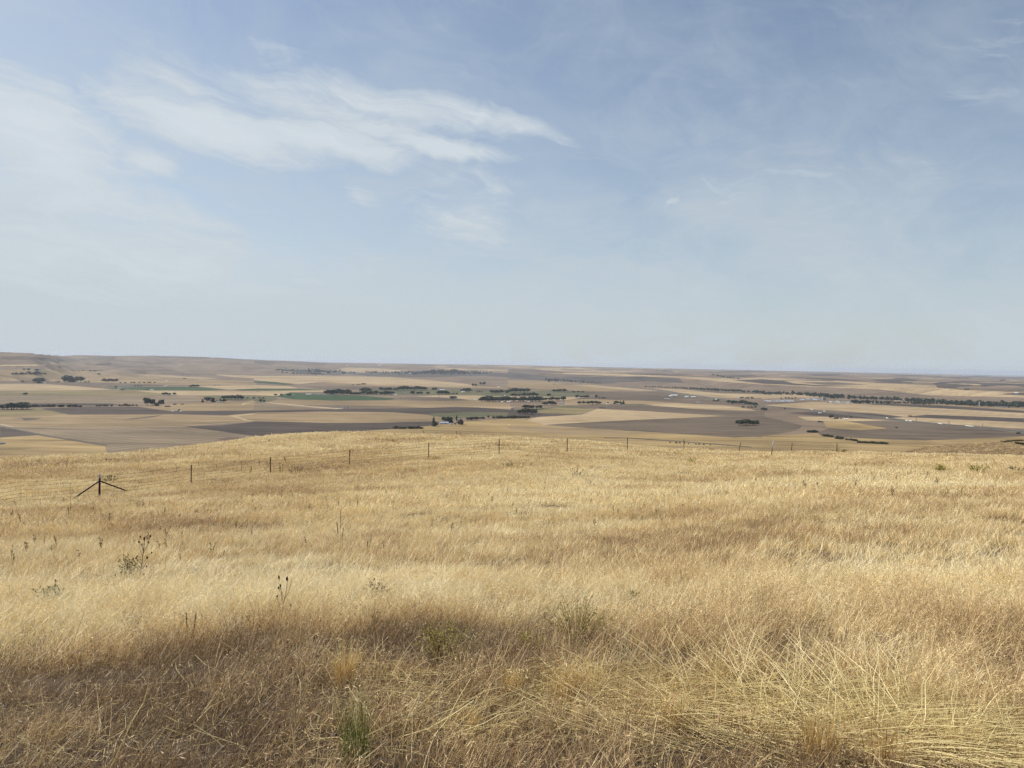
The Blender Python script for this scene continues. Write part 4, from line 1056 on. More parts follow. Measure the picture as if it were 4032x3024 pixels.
drum('grain_silo', 3, 1361, 479, 11, 25, WALL['concrete'], ROOF['tan'], 'right pale silo of the pair before the river woods', 'silo')
P = far_at(3, 1833, 516); s = .46655 / FPX * P[1]
o = empty('white_tower', P); tag(o, 'slim white tower standing before the dark river woods', 'tower')
b = MB(); h = 40 * s; b.lathe((0, 0, 0), [(3 * s, -1), (2.6 * s, h * .1), (1.9 * s, h * .75), (1.9 * s, h * .92)], 14); b.build('shaft', WALL['white'], o, True)
b = MB(); b.lathe((0, 0, h * .92), [(2.6 * s, 0), (2.6 * s, h * .05), (.6 * s, h * .08)], 14); b.build('cap', WALL['white'], o)
P = far_at(3, 526, 461); s = .46655 / FPX * P[1]
o = empty('grain_elevator', P, .12); tag(o, 'tall grey grain elevator rising over the pale town', 'grain elevator')
b = MB(); h = 28 * s
for i in range(4):
    b = MB(); b.lathe(((i - 1.0) * 6.6 * s, 0, 0), [(3.5 * s, -1), (3.5 * s, h * .86)], 16); b.build('silo', WALL['concrete'] if i < 1 else WALL['grey'], o, True)
b = MB(); b.box((3.5 * s, 0, h * .92), (26 * s, 6 * s, h * .13)); b.build('gallery', WALL['grey'], o)
b = MB(); b.box((-14 * s, 0, h * .55 - .5), (8 * s, 7 * s, h * 1.1)); b.build('headhouse', WALL['concrete'], o)

# ------------------------------------------------------------------ traffic on the highway
tyre = paint('tyre', (.02, .02, .02), .9); chrome = paint('windscreen', (.05, .06, .07), .1)
def wheel(o, x, y, r, w):
    b = MB(); b.lathe((x, y - w / 2, r), [(r * .6, 0), (r, .02), (r, w - .02), (r * .6, w)], 10, axis=(0, 1, 0)); b.build('wheel', tyre, o)
def truck(P, rz, col, label):
    o = empty('lorry', P, rz); tag(o, label, 'lorry')
    b = MB(); b.box((-2.5, 0, 2.75), (14, 2.6, 2.9)); b.build('trailer', col, o)
    b = MB(); b.add([(5.2, -1.2, .7), (8.4, -1.2, .7), (8.4, 1.2, .7), (5.2, 1.2, .7), (5.2, -1.2, 3.7), (6.7, -1.2, 3.7), (6.7, 1.2, 3.7), (5.2, 1.2, 3.7), (7.1, -1.2, 2.2), (8.4, -1.2, 2.0), (8.4, 1.2, 2.0), (7.1, 1.2, 2.2)],
                    [(0, 3, 2, 1), (4, 5, 6, 7), (0, 4, 7, 3), (1, 2, 10, 9), (8, 9, 10, 11), (5, 8, 11, 6), (0, 1, 9, 8, 5, 4), (3, 7, 6, 11, 10, 2)]); b.build('cab', WALL['white'], o)
    b = MB(); b.add([(6.75, -1.0, 3.45), (7.12, -1.0, 2.35), (7.12, 1.0, 2.35), (6.75, 1.0, 3.45)], [(0, 1, 2, 3)]); b.build('windscreen', chrome, o)
    for x in (-8, -6.7, 4.4, 5.7, 7.7):
        for y in (-1.05, 1.05): wheel(o, x, y, .5, .3)
def car(P, rz, col, label):
    o = empty('car', P, rz); tag(o, label, 'car')
    b = MB(); prof = [(-2.3, .35), (2.3, .35), (2.35, .8), (1.3, .95), (-2.3, 1.0)]
    for s in (0,):
        v = [(x, -.9, z) for x, z in prof] + [(x, .9, z) for x, z in prof]; n = len(prof)
        b.add(v, [tuple(range(n)), tuple(reversed(range(n, 2 * n)))] + [(i, i + n, (i + 1) % n + n, (i + 1) % n) for i in range(n)])
    b.build('body', col, o)
    b = MB(); prof = [(-2.0, .98), (1.0, .98), (.3, 1.6), (-1.6, 1.65)]
    v = [(x, -.8, z) for x, z in prof] + [(x, .8, z) for x, z in prof]; n = 4
    b.add(v, [tuple(range(n)), tuple(reversed(range(n, 2 * n)))] + [(i, i + n, (i + 1) % n + n, (i + 1) % n) for i in range(n)]); b.build('cabin', chrome, o)
    for x in (-1.45, 1.45):
        for y in (-.82, .82): wheel(o, x, y, .33, .22)
carw = paint('white_paint', (.8, .8, .8), .25, var=.03); card = paint('silver_paint', (.5, .52, .55), .25, var=.03)
for X, kind, lab in [(430, 'truck', 'white lorry farthest up the highway'), (537, 'truck', 'white lorry above the right farmyard trees'), (988, 'car', 'white car right of the farmyard'), (1068, 'truck', 'white lorry behind the car right of the farmyard'),
                     (1233, 'truck', 'white lorry left of the lattice pylon'), (1265, 'truck', 'white lorry following close to the pylon'), (1445, 'car', 'pale car between two lorries on the highway'),
                     (1512, 'truck', 'white lorry in the middle of the right highway stretch'), (1745, 'truck', 'left of two white lorries at the right'), (1777, 'truck', 'right of two white lorries at the right')]:
    Y = np.interp(X, *zip(*HWY3)); P = far_at(3, X, Y); Q = far_at(3, X + 30, np.interp(X + 30, *zip(*HWY3)))
    rz = math.atan2(Q[1] - P[1], Q[0] - P[0]); P[2] += .85; P[:2] += np.array([math.sin(rz), -math.cos(rz)]) * 5
    (truck if kind == 'truck' else car)(P, rz, carw, lab)

# ------------------------------------------------------------------ power lines
steelm = paint('galvanised_steel', (.33, .34, .35), .5, .6)
def pylon(k, X, Y0, Y1, label):
    P = far_at(k, X, Y1); s = (.4566 if k < 3 else .46655) / FPX * P[1]; h = (Y1 - Y0) * s
    o = empty('pylon', P, .4); tag(o, label, 'pylon')
    w = h * .11
    for a in (-1, 1):
        for c in (-1, 1):
            b = MB(); b.tube([(a * w, c * w, -1), (a * w * .3, c * w * .3, h * .7), (a * w * .12, c * w * .12, h)], [.35, .25, .2], 4); b.build('leg', steelm, o)
    b = MB()
    for i in range(6):
        z0, z1 = h * i / 7, h * (i + 1) / 7; q = lambda z: w * (1 - z / h * .9)
        for c in (-1, 1):
            b.tube([(-q(z0), c * q(z0), z0), (q(z1), c * q(z1), z1)], .14, 4); b.tube([(q(z0), c * q(z0), z0), (-q(z1), c * q(z1), z1)], .14, 4)
    b.build('bracing', steelm, o)
    for i, z in enumerate((.72, .84, .96)):
        b = MB(); b.tube([(-h * .16, 0, h * z), (0, 0, h * (z + .02)), (h * .16, 0, h * z)], [.15, .3, .15], 4); b.build('crossarm', steelm, o)
pylon(3, 1303, 603, 641, 'lattice pylon beside two white lorries on the highway')
pylon(3, 1578, 630, 667, 'lattice pylon right of the middle lorry')
pylon(3, 1860, 655, 690, 'lattice pylon nearest the right edge')
polem = paint('pole_wood', (.14, .11, .08), .9)
for k, pts, lab in [(2, [(690, 714, 30), (770, 716, 26), (930, 728, 24), (1015, 732, 28), (1100, 738, 32), (1275, 752, 24), (1462, 760, 26)], 'wooden utility pole along the lower edge of the brown field'),
                    (0, [(330, 765, 34), (470, 785, 36), (610, 808, 40), (655, 818, 40), (725, 832, 44), (890, 852, 44)], 'wooden utility pole along the dark farm track'),
                    (3, [(105, 782, 22), (220, 790, 24), (336, 800, 26), (456, 808, 28)], 'thin wooden pole on the gold slope beyond the fence')]:
    for i, (X, Y, hp) in enumerate(pts):
        P = far_at(k, X, Y); s = .4566 / FPX * P[1]; h = hp * s
        o = empty('utility_pole', P, .3); tag(o, nth(lab, i, len(pts)), 'pole', lab)
        b = MB(); b.tube([(0, 0, -1), (0, 0, h)], [.24, .16], 6); b.build('pole', polem, o)
        b = MB(); b.box((0, 0, h * .93), (2.6, .15, .2)); b.build('crossarm', polem, o)

# ------------------------------------------------------------------ wire fence along the shoulder of the hill
rustm = paint('rusty_steel', (.045, .022, .018), .75, .3, .3, 12)
rustred = paint('rust_red_steel', (.22, .085, .045), .7, .2, .25, 9)
palem = paint('pale_paint', (.42, .41, .42), .6, 0, .1, 9)
wirem = paint('dull_wire', (.10, .085, .07), .5, .5)
def px_h(P, dv): return dv * V2F / FPX * P[1]
TP = [(413, 1048, 1004, 0), (584, 1026, 987, 0), (755, 1008, 971, 0), (926, 993, 956, -.01), (1078, 984, 948, 0), (1225, 980, 946, 0), (1355, 974, 945, 0), (1477, 971, 946, 0), (1594, 968, 951, .28), (1708, 968, 953, .14), (1806, 970, 960, .1)]
fence = empty('wire_fence', near_at(926, 993)); tag(fence, 'long rusty wire fence with steel posts crossing the grassy slope', 'fence')
FO = np.array(fence.location)
tops = []; bases = []
def tpost(base, top, kind='post'):
    base = np.asarray(base) - FO; top = np.asarray(top) - FO
    b = MB(); d = top - base
    # T section: flange and web
    for (ox, oy, w, t) in ((0, 0, .052, .014), (0, .024, .014, .036)):
        q = np.array([(ox - w / 2, oy - t / 2), (ox + w / 2, oy - t / 2), (ox + w / 2, oy + t / 2), (ox - w / 2, oy + t / 2)]) * 1.3
        v = [(base[0] + x, base[1] + y, base[2] - .4) for x, y in q] + [(top[0] + x, top[1] + y, top[2]) for x, y in q]
        b.add(v, [(0, 3, 2, 1), (4, 5, 6, 7), (0, 1, 5, 4), (1, 2, 6, 5), (2, 3, 7, 6), (3, 0, 4, 7)])
    n = int(np.linalg.norm(d) / .09)
    for i in range(3, n):                                   # studs on the flange
        c = base + d * i / n; b.box((c[0], c[1] - .012, c[2]), (.016, .016, .014))
    b.build(kind, rustm, fence)
for vx, vb, vt, lean in TP:
    B = near_at(vx, vb); h = max(px_h(B, vb - vt), 1.15); T = B + np.array([lean * h, 0, h])
    tpost(B, T); bases.append(B); tops.append(T)
CB = near_at(215, 1075); ch = px_h(CB, 52)
b = MB(); b.tube([CB - FO - np.array([0, 0, .4]), CB - FO + np.array([0, 0, ch * .82])], [.058, .058], 10); b.build('corner_post', rustm, fence, True)
b = MB(); b.tube([CB - FO + np.array([0, 0, ch * .82]), CB - FO + np.array([0, 0, ch])], [.060, .060], 10); o = b.build('post_top', palem, fence, True); tag(o, 'pale bare metal top of the corner post')
for vx, vb in ((158, 1081), (273, 1063)):
    Q = near_at(vx, vb); b = MB(); b.tube([CB - FO + np.array([0, 0, ch * .70]), (Q - FO) * 1.0 + (Q - CB) * .12 + np.array([0, 0, -.02])], [.042, .042], 8); b.build('brace', rustm, fence, True)
L1 = near_at(45, 1090); L0 = near_at(-220, 1130); L2 = near_at(152, 1086)
allb = [L0, L1, CB] + bases; allt = [L0 + np.array([0, 0, 1.25]), L1 + np.array([0, 0, 1.3]), CB + np.array([0, 0, ch * .93])] + tops
for B in (L1, L2, L0):
    b = MB(); b.tube([B - FO - np.array([0, 0, .2]), B - FO + np.array([.01, 0, 1.1])], [.006, .006], 5); o = b.build('stay', wirem, fence)
for fr in (.97, .80, .63, .48, .34, .20):
    b = MB(); pts = []
    for i in range(len(allb) - 1):
        a = allb[i] + (allt[i] - allb[i]) * fr; c = allb[i + 1] + (allt[i + 1] - allb[i + 1]) * fr
        for t in range(8):
            q = a + (c - a) * t / 8; q[2] -= (.05 + .03 * random.random()) * 4 * (t / 8) * (1 - t / 8); q[1] -= .03; pts.append(q - FO)
    b.tube(pts, .0065, 4); b.build('wire', wirem, fence)
for i in range(1, len(allb) - 1):                           # woven mesh verticals, joined per bay
    b = MB(); n = 14
    for t in range(1, n):
        B = allb[i] + (allb[i + 1] - allb[i]) * t / n; T = allt[i] + (allt[i + 1] - allt[i]) * t / n
        b.tube([B + (T - B) * .1 - FO - np.array([0, .03, 0]), B + (T - B) * .63 - FO - np.array([0, .03, 0])], .003, 3, cap=False)
    b.build('mesh_stays', wirem, fence)
MBs = near_at(1665, 991); h = px_h(MBs, 39)
o = empty('marker_post', MBs); tag(o, 'single leaning rust red post with pale top, in front of the fence', 'post')
b = MB(); b.tube([(0, 0, -.4), (.06 * h, 0, h * .5), (.07 * h, 0, h * .56)], [.042, .042, .042], 8); b.build('post', rustred, o, True)
b = MB(); b.tube([(.07 * h, 0, h * .56), (.125 * h, 0, h)], [.045, .045], 8); q = b.build('sleeve', palem, o, True); tag(q, 'pale grey upper half of the post')

# ------------------------------------------------------------------ dry grass
def grassmat():
    m, nt, b, out = newmat('dry_grass')
    sh = nn(nt, 'ShaderNodeAttribute', attribute_name='shade')
    to = nn(nt, 'ShaderNodeAttribute', attribute_name='tone'); to.attribute_type = 'INSTANCER'
    f = mmath(nt, 'ADD', to.outputs['Fac'], mmath(nt, 'MULTIPLY', mmath(nt, 'SUBTRACT', sh.outputs['Fac'], .5), .66))
    c = ramp(nt, f, [(0.0, (.19, .122, .062)), (.28, (.47, .315, .165)), (.52, (.76, .57, .290)), (.78, (.92, .765, .425)), (1.0, (.94, .84, .57))])
    nt.links.new(c, b.inputs['Base Color']); b.inputs['Roughness'].default_value = .5; b.inputs['Specular IOR Level'].default_value = .3
    tr = nn(nt, 'ShaderNodeBsdfTranslucent'); nt.links.new(c, tr.inputs[0])
    mx = nn(nt, 'ShaderNodeMixShader'); mx.inputs[0].default_value = .24
    nt.links.new(b.outputs[0], mx.inputs[1]); nt.links.new(tr.outputs[0], mx.inputs[2]); nt.links.new(mx.outputs[0], out.inputs[0])
    return m
GRASS = grassmat()
def blades(b, n, rad, h, width, lean, curl, r, seg=3, heads=0, droop=.5, c0=(0, 0, 0), shade=None):
    """n curved tapering blades rooted in a disc; optional nodding seed heads"""
    a = r.uniform(0, 2 * np.pi, n); rr = rad * np.sqrt(r.random(n))
    root = np.stack([np.cos(a) * rr, np.sin(a) * rr, np.full(n, -.03)], 1) + np.array(c0)
    hh = r.uniform(h[0], h[1], n); d = r.uniform(0, 2 * np.pi, n); le = np.abs(r.normal(0, lean, n)); cu = curl * r.random(n)
    dirx = np.stack([np.cos(d), np.sin(d), np.zeros(n)], 1)
    side = np.stack([-np.sin(d + r.normal(0, .9, n)), np.cos(d + r.normal(0, .9, n)), np.zeros(n)], 1)
    side /= np.linalg.norm(side, axis=1, keepdims=True)
    w = width * r.uniform(.6, 1.3, n)
    sh = np.clip(r.normal(.5, .24, n), 0, 1) if shade is None else np.clip(r.normal(shade, .15, n), 0, 1)
    P = []
    for k in range(seg + 1):
        t = k / seg; off = (le * t + cu * t ** 2.4) * hh; z = hh * t * np.sqrt(np.maximum(.05, 1 - (le * .6 + cu * t * .6) ** 2 * .6))
        P.append(root + dirx * off[:, None] + np.array([0, 0, 1]) * z[:, None])
    V = []
    for k in range(seg + 1):
        ww = w * (1 - .75 * (k / seg) ** 1.5)
        V.append(P[k] - side * ww[:, None] * .5); V.append(P[k] + side * ww[:, None] * .5)
    V = np.stack(V, 1); m = 2 * (seg + 1)
    F = [(i * m + 2 * k, i * m + 2 * k + 1, i * m + 2 * k + 3, i * m + 2 * k + 2) for i in range(n) for k in range(seg)]
    b.add(V.reshape(-1, 3), F, np.repeat(sh, m))
    if heads:
        kk = r.random(n) < .6; tip = P[-1][kk]; dx = dirx[kk]; nh = len(tip)
        for j in range(heads):
            c = tip - np.array([0, 0, 1]) * (j * .016) + r.normal(0, .004, (nh, 3))
            q = dx * .6 + r.normal(0, .55, (nh, 3)); q[:, 2] -= droop * r.random(nh); q /= np.linalg.norm(q, axis=1, keepdims=True)
            l = r.uniform(.02, .05, nh)[:, None]; sd = np.cross(q, r.normal(size=(nh, 3))); sd /= np.linalg.norm(sd, axis=1, keepdims=True)
            ww = .0020
            V = np.stack([c, c + q * l * .5 - sd * ww, c + q * l, c + q * l * .5 + sd * ww], 1)
            b.add(V.reshape(-1, 3), [(4 * i, 4 * i + 1, 4 * i + 2, 4 * i + 3) for i in range(nh)], np.repeat(np.clip(sh[kk] + .06, 0, 1), 4))
TUFTS = {'a_short': [], 'b_tall': [], 'c_mid': [], 'd_far': [], 'e_veryfar': []}
rt = np.random.default_rng(31)
for key, spec in {'a_short': (34, .15, (.05, .24), .0036, .42, .8, 2), 'b_tall': (64, .18, (.12, .34), .0044, .30, .8, 2), 'c_mid': (84, .28, (.09, .26), .0095, .34, .75, 0),
                  'd_far': (90, .52, (.09, .26), .022, .36, .7, 0), 'e_veryfar': (100, .9, (.08, .25), .044, .38, .7, 0)}.items():
    for i in range(6):
        b = MB(); n, rad, h, w, le, cu, hd = spec
        blades(b, n, rad, h, w, le, cu, rt, 3, hd)
        TUFTS[key].append(b.mesh('tuft_' + key, GRASS))
src = bpy.data.collections.new('grass_tufts')               # source shapes only, not part of the scene
k = 0; VAR = {}
for key in sorted(TUFTS):
    VAR[key] = []
    for me in TUFTS[key]:
        o = bpy.data.objects.new('tuft_%03d' % k, me); src.objects.link(o); VAR[key].append(k); k += 1
def scatter_tree():
    ng = bpy.data.node_groups.new('scatter_tufts', 'GeometryNodeTree')
    ng.interface.new_socket('Geometry', in_out='INPUT', socket_type='NodeSocketGeometry'); ng.interface.new_socket('Geometry', in_out='OUTPUT', socket_type='NodeSocketGeometry')
    N, Lk = ng.nodes, ng.links
    gi, go = N.new('NodeGroupInput'), N.new('NodeGroupOutput')
    ci = N.new('GeometryNodeCollectionInfo'); ci.inputs['Collection'].default_value = src; ci.inputs['Separate Children'].default_value = True; ci.inputs['Reset Children'].default_value = True
    ip = N.new('GeometryNodeInstanceOnPoints'); ip.inputs['Pick Instance'].default_value = True
    def na(name, typ):
        n = N.new('GeometryNodeInputNamedAttribute'); n.data_type = typ; n.inputs['Name'].default_value = name; return n.outputs['Attribute']
    Lk.new(gi.outputs[0], ip.inputs['Points']); Lk.new(ci.outputs[0], ip.inputs['Instance'])
    Lk.new(na('var', 'INT'), ip.inputs['Instance Index'])
    er = N.new('FunctionNodeEulerToRotation'); Lk.new(na('rot', 'FLOAT_VECTOR'), er.inputs[0]); Lk.new(er.outputs[0], ip.inputs['Rotation'])
    Lk.new(na('scl', 'FLOAT_VECTOR'), ip.inputs['Scale'])
    Lk.new(ip.outputs[0], go.inputs[0])
    return ng
SCATTER = scatter_tree()
def grass_object(name, label, P, var, rot, scl, tone):
    me = bpy.data.meshes.new(name); me.from_pydata(P.tolist(), [], [])
    for nm, typ, arr, prop in (('var', 'INT', var, 'value'), ('rot', 'FLOAT_VECTOR', rot, 'vector'), ('scl', 'FLOAT_VECTOR', scl, 'vector'), ('tone', 'FLOAT', tone, 'value')):
        at = me.attributes.new(nm, typ, 'POINT'); at.data.foreach_set(prop, np.asarray(arr, np.int32 if typ == 'INT' else np.float32).ravel())
    me.materials.append(GRASS)
    o = link(name, me); tag(o, label, 'grass', kind='stuff')
    md = o.modifiers.new('scatter', 'NODES'); md.node_group = SCATTER
    return o
def ring(r0, r1, dens, seed):
    r = np.random.default_rng(seed); A = math.radians(41)
    n = int(A * (r1 * r1 - r0 * r0) * dens)
    rr = np.sqrt(r.uniform(r0 * r0, r1 * r1, n)); a = r.uniform(-A, A, n)
    x, y = np.sin(a) * rr, np.cos(a) * rr
    P = np.column_stack([x, y, near_z(x, y)])
    px, py, dep = project(P)
    k = (px > -250) & (px < 4280) & (py < 3400)
    return P[k]
def tone_at(P, seed=0):
    x, y = P[:, 0], P[:, 1]; r = np.hypot(x, y)
    s = np.clip(r / 40, .25, 2.0)
    big = fbm(x / 16 + 3, y / 9, 101, 4); mid = fbm(x / 3.2, y / 2.4, 103, 3); swirl = fbm(x / 6 + y / 14, y / 5 - x / 17, 105, 3)
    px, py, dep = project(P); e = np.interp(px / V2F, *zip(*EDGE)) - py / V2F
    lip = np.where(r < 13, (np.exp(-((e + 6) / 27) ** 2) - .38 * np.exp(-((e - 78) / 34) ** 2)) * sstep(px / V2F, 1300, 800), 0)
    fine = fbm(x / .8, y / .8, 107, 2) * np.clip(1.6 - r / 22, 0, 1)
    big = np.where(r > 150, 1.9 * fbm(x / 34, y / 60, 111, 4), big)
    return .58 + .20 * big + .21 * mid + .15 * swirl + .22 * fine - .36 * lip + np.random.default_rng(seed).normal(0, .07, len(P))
def euler_for(P, r, amount):
    n = len(P); th = r.uniform(0, 2 * np.pi, n)
    ld = .3 + 2.2 * fbm(P[:, 0] / 7, P[:, 1] / 7, 201, 2)                     # lie of the grass, mostly to the right
    tl = amount * np.clip(.35 + .9 * fbm(P[:, 0] / 4, P[:, 1] / 3, 203, 3) + r.normal(0, .2, n), 0, 1.2)
    out = np.zeros((n, 3))
    for i in range(n):
        ax = Vector((-math.sin(ld[i]), math.cos(ld[i]), 0))
        e = (Matrix.Rotation(tl[i], 3, ax) @ Matrix.Rotation(th[i], 3, 'Z')).to_euler(); out[i] = e.x, e.y, e.z
    return out
def sow(name, label, key, P, hs, seed, tone_shift=0.0, tilt=.5, var_h=.35):
    r = np.random.default_rng(seed); n = len(P)
    hm = 1 + var_h * fbm(P[:, 0] / 3, P[:, 1] / 3, 301, 3)
    s = r.uniform(.8, 1.25, n)
    scl = np.stack([s, s, s * hm * hs], 1)
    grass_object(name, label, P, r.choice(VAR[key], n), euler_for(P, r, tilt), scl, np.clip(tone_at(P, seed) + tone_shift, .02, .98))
P = ring(2.6, 11.5, 34, 1); tl = tallness(P); rk = np.random.default_rng(5).random(len(P))
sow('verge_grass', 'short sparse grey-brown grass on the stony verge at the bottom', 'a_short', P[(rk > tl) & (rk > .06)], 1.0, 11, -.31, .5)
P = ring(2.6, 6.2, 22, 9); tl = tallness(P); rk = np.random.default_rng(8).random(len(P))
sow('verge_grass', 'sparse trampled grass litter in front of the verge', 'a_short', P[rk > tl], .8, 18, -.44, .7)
P = ring(2.6, 12, 25, 2); tl = tallness(P); rk = np.random.default_rng(6).random(len(P))
sow('tall_grass', 'tall tawny grass just beyond the verge', 'b_tall', P[rk < tl * .98 + .012], 1.0, 12, .0, .32)
sow('hillside_grass', 'dry golden grass over the near slope', 'c_mid', ring(11, 32, 9.5, 3), 1.0, 13, .05, .28)
sow('hillside_grass', 'dry golden grass on the slope in front of the fence', 'd_far', ring(30, 74, 5.4, 4), 1.0, 14, .06, .25)
sow('hillside_grass', 'dry golden grass on the crest beyond the fence', 'e_veryfar', ring(70, 150, 2.2, 5), 1.0, 15, .06, .25)
sow('hillside_grass', 'patchy gold and brown grass on the spur at the right', 'e_veryfar', (lambda Q: Q[(Q[:, 0] / Q[:, 1] > .36)])(ring(150, 560, .14, 6)), 1.0, 16, -.22, .3)

# ------------------------------------------------------------------ straw, clumps and weeds in the foreground
strawm = leafmat('bright_straw', (.64, .47, .18), (.97, .85, .47), .25, .4)
goldm = leafmat('golden_bunchgrass', (.40, .245, .085), (.82, .60, .25), .4, .5)
greym = leafmat('dead_grey_grass', (.13, .10, .085), (.33, .265, .20), .25, .6)
greenm = leafmat('green_rush', (.055, .085, .012), (.19, .24, .045), .35, .5)
olivem = leafmat('olive_leaves', (.22, .19, .045), (.62, .54, .15), .5, .5)
weedm = leafmat('grey_green_leaves', (.12, .115, .05), (.31, .28, .125), .35, .5)
brownm = leafmat('brown_dry_leaves', (.10, .060, .030), (.28, .175, .08), .35, .6)
seedm = leafmat('dark_seed', (.018, .011, .008), (.060, .036, .024), .05, .8)
stemm = leafmat('dry_stem', (.10, .065, .038), (.26, .18, .10), .1, .6)
twigm = leafmat('grey_stem', (.15, .12, .10), (.33, .28, .23), .1, .6)
def strands(b, roots, head, elev, length, rad, r, sag=.38):
    """long stalks that leave the ground at an angle and bend back over"""
    for P, a, e, l in zip(roots, head, elev, length):
        d = np.array([math.cos(a), math.sin(a), 0]); pts = []
        for t in np.linspace(0, 1, 5):
            z = math.sin(e) * l * t - sag * math.sin(e) * l * t * t
            pts.append(P + d * math.cos(e) * l * t + np.array([0, 0, z]))
        pts = np.array(pts); g = near_z(pts[:, 0], pts[:, 1]) + .015
        pts[:, 2] = np.maximum(pts[:, 2], g)
        pts[1:, :2] += r.normal(0, .010, (4, 2)); kk = r.integers(1, 4); pts[kk:] += r.normal(0, .030, 3) * np.array([1, 1, .6])
        q = rad * r.uniform(.7, 1.3)
        b.tube(pts, [q, q, q * .9, q * .75, q * .5], 4, float(np.clip(r.normal(.55, .25), 0, 1)), cap=False)
def spots(r, n, poly_x, y0, y1):
    """n points on the hillside under a band of the photograph"""
    vx = r.uniform(poly_x[0], poly_x[1], n); f = (vx - poly_x[0]) / (poly_x[1] - poly_x[0])
    lo = y0[0] + (y0[1] - y0[0]) * f; hi = y1[0] + (y1[1] - y1[0]) * f; vy = lo + (hi - lo) * r.random(n)
    return march(vx * V2F, vy * V2F, near_z, RS_N[RS_N < 14])
rs_ = np.random.default_rng(77)
b = MB()
for n, xs, y0, y1, h0, hs, e0, ln in [(230, (1060, 1420), (1450, 1480), (1530, 1560), -.15, .45, .22, (.35, .8)), (420, (1380, 1900), (1480, 1500), (1560, 1640), -.25, .40, .22, (.4, .95)),
                                      (300, (1700, 2180), (1520, 1560), (1640, 1680), -.35, .40, .25, (.4, .95)), (120, (1250, 1900), (1500, 1540), (1600, 1690), math.pi - .2, .5, .25, (.35, .8)),
                                      (70, (1450, 2000), (1480, 1560), (1560, 1640), 1.9, .5, .75, (.5, .95)), (60, (720, 900), (1440, 1440), (1500, 1530), -.5, .5, .25, (.3, .6)),
                                      (70, (640, 1060), (1420, 1440), (1640, 1640), .0, 3.0, .35, (.2, .5)), (60, (0, 700), (1480, 1450), (1650, 1650), .0, 3.0, .4, (.15, .42)), (60, (1800, 2230), (1560, 1580), (1660, 1660), -.5, .6, .5, (.4, .9)),
                                      (40, (860, 1080), (1530, 1560), (1620, 1640), .5, .35, .35, (.35, .7))]:
    n = int(n * 2.1); R = spots(rs_, n, xs, y0, y1)
    strands(b, R, rs_.normal(h0, hs * 1.25, n), np.abs(rs_.normal(e0, .16, n)), rs_.uniform(ln[0], ln[1], n), .0021, rs_)
tag(b.build('fallen_straw', strawm), 'bright yellow fallen straw criss-crossing the verge at lower right', 'straw', kind='stuff')
# single stalks that stand out
def zpts(z, pts):
    x0, y0, s = {1: (0, 2250, .6076), 2: (1200, 2250, .6076), 6: (1000, 2150, .27125), 7: (100, 2050, .27125)}[z]
    return [((x0 + X * s) / V2F, (y0 + Y * s) / V2F) for X, Y in pts]
def in_plane(base, pts, jit=0.0, r=random):
    """photo points (2212) -> offsets from the plant's foot, at the plant's own depth"""
    dep = project(base)[2]; out = []
    for i, (vx, vy) in enumerate(pts):
        px, py = vx * V2F, vy * V2F
        d = np.array([(px - CX) / FPX, -(py - CY) / FPX, -1.0]) @ CR.T * dep
        q = d + np.array([0, 0, CAMZ]) - base; q[1] += jit * r.uniform(-1, 1) if i else 0
        out.append(q)
    return out
for z, pts, lab, rad in [(1, [(735, 1275), (800, 1130), (855, 1010), (930, 890), (962, 772)], 'long pale bent stalk leaning up at lower left', .0032), (1, [(1640, 640), (1560, 560), (1440, 480)], 'pale stalk lying across the verge edge left of the golden bunch', .0028),
                         (1, [(1560, 1165), (1400, 1110), (1255, 1060)], 'pale stalk lying flat near the bottom left of the green rushes', .0028), (1, [(1165, 745), (960, 752), (780, 767)], 'pale stalk lying level in the left of the verge', .0028),
                         (2, [(600, 1112), (800, 1052), (960, 960), (1095, 868)], 'upper of two long stalks crossing at bottom centre', .0034), (2, [(800, 1142), (920, 1000), (1000, 850), (1075, 730)], 'lower, steeper stalk of the two crossing at bottom centre', .0030),
                         (2, [(630, 1245), (640, 1080), (680, 950), (760, 790)], 'thin white stalk standing bent beside the green rushes', .0026), (2, [(560, 1245), (563, 1100), (566, 958)], 'straight thin pale stalk right of the green rushes', .0024),
                         (2, [(1052, 440), (1000, 405), (945, 366)], 'thick bleached stick lying by the yellow-green bush', .0060), (2, [(1240, 430), (1130, 430), (1040, 408)], 'bleached stick lying level right of the thick one', .0036)]:
    V = zpts(z, pts); B = near_at(*V[0]); q = in_plane(B, V)
    b = MB(); b.tube([p + np.array([0, 0, .03]) for p in q], [rad] + [rad * .8] * (len(q) - 2) + [rad * .5], 5, .9)
    tag(b.build('dry_stalk', strawm, loc=B), lab, 'stalk')
# bunchgrass clumps
def bunch(vx, vb, hv, n, rad, mat, name, label, cat='grass clump', lean=.16, width=.0042, curl=.35, wave=0):
    B = near_at(vx, vb); h = px_h(B, hv) * 1.18; r = np.random.default_rng(int(vx + vb))
    o = empty(name, B); tag(o, label, cat)
    b = MB(); blades(b, n, rad, (h * .45, h * 1.02), width, lean, curl, r, 4, 0); b.build('blades', mat, o)
    b = MB(); blades(b, n // 6, rad * .8, (h * .8, h * 1.15), width * .7, lean * .8, curl * .6, r, 4, 5); b.build('seed_stems', strawm, o)
    return o
bunch(747, 1492, 100, 190, .055, goldm, 'bunchgrass', 'upright golden bunch of grass above the green rushes', lean=.13)
bunch(1108, 1510, 72, 130, .06, goldm, 'bunchgrass', 'golden grass bunch left of the densest bunch', lean=.2)
bunch(1222, 1522, 90, 260, .085, goldm, 'bunchgrass', 'densest golden grass bunch at the left end of the fallen straw', lean=.2)
bunch(1290, 1500, 95, 80, .07, strawm, 'bunchgrass', 'thin tall grass bunch right of the densest bunch', lean=.3)
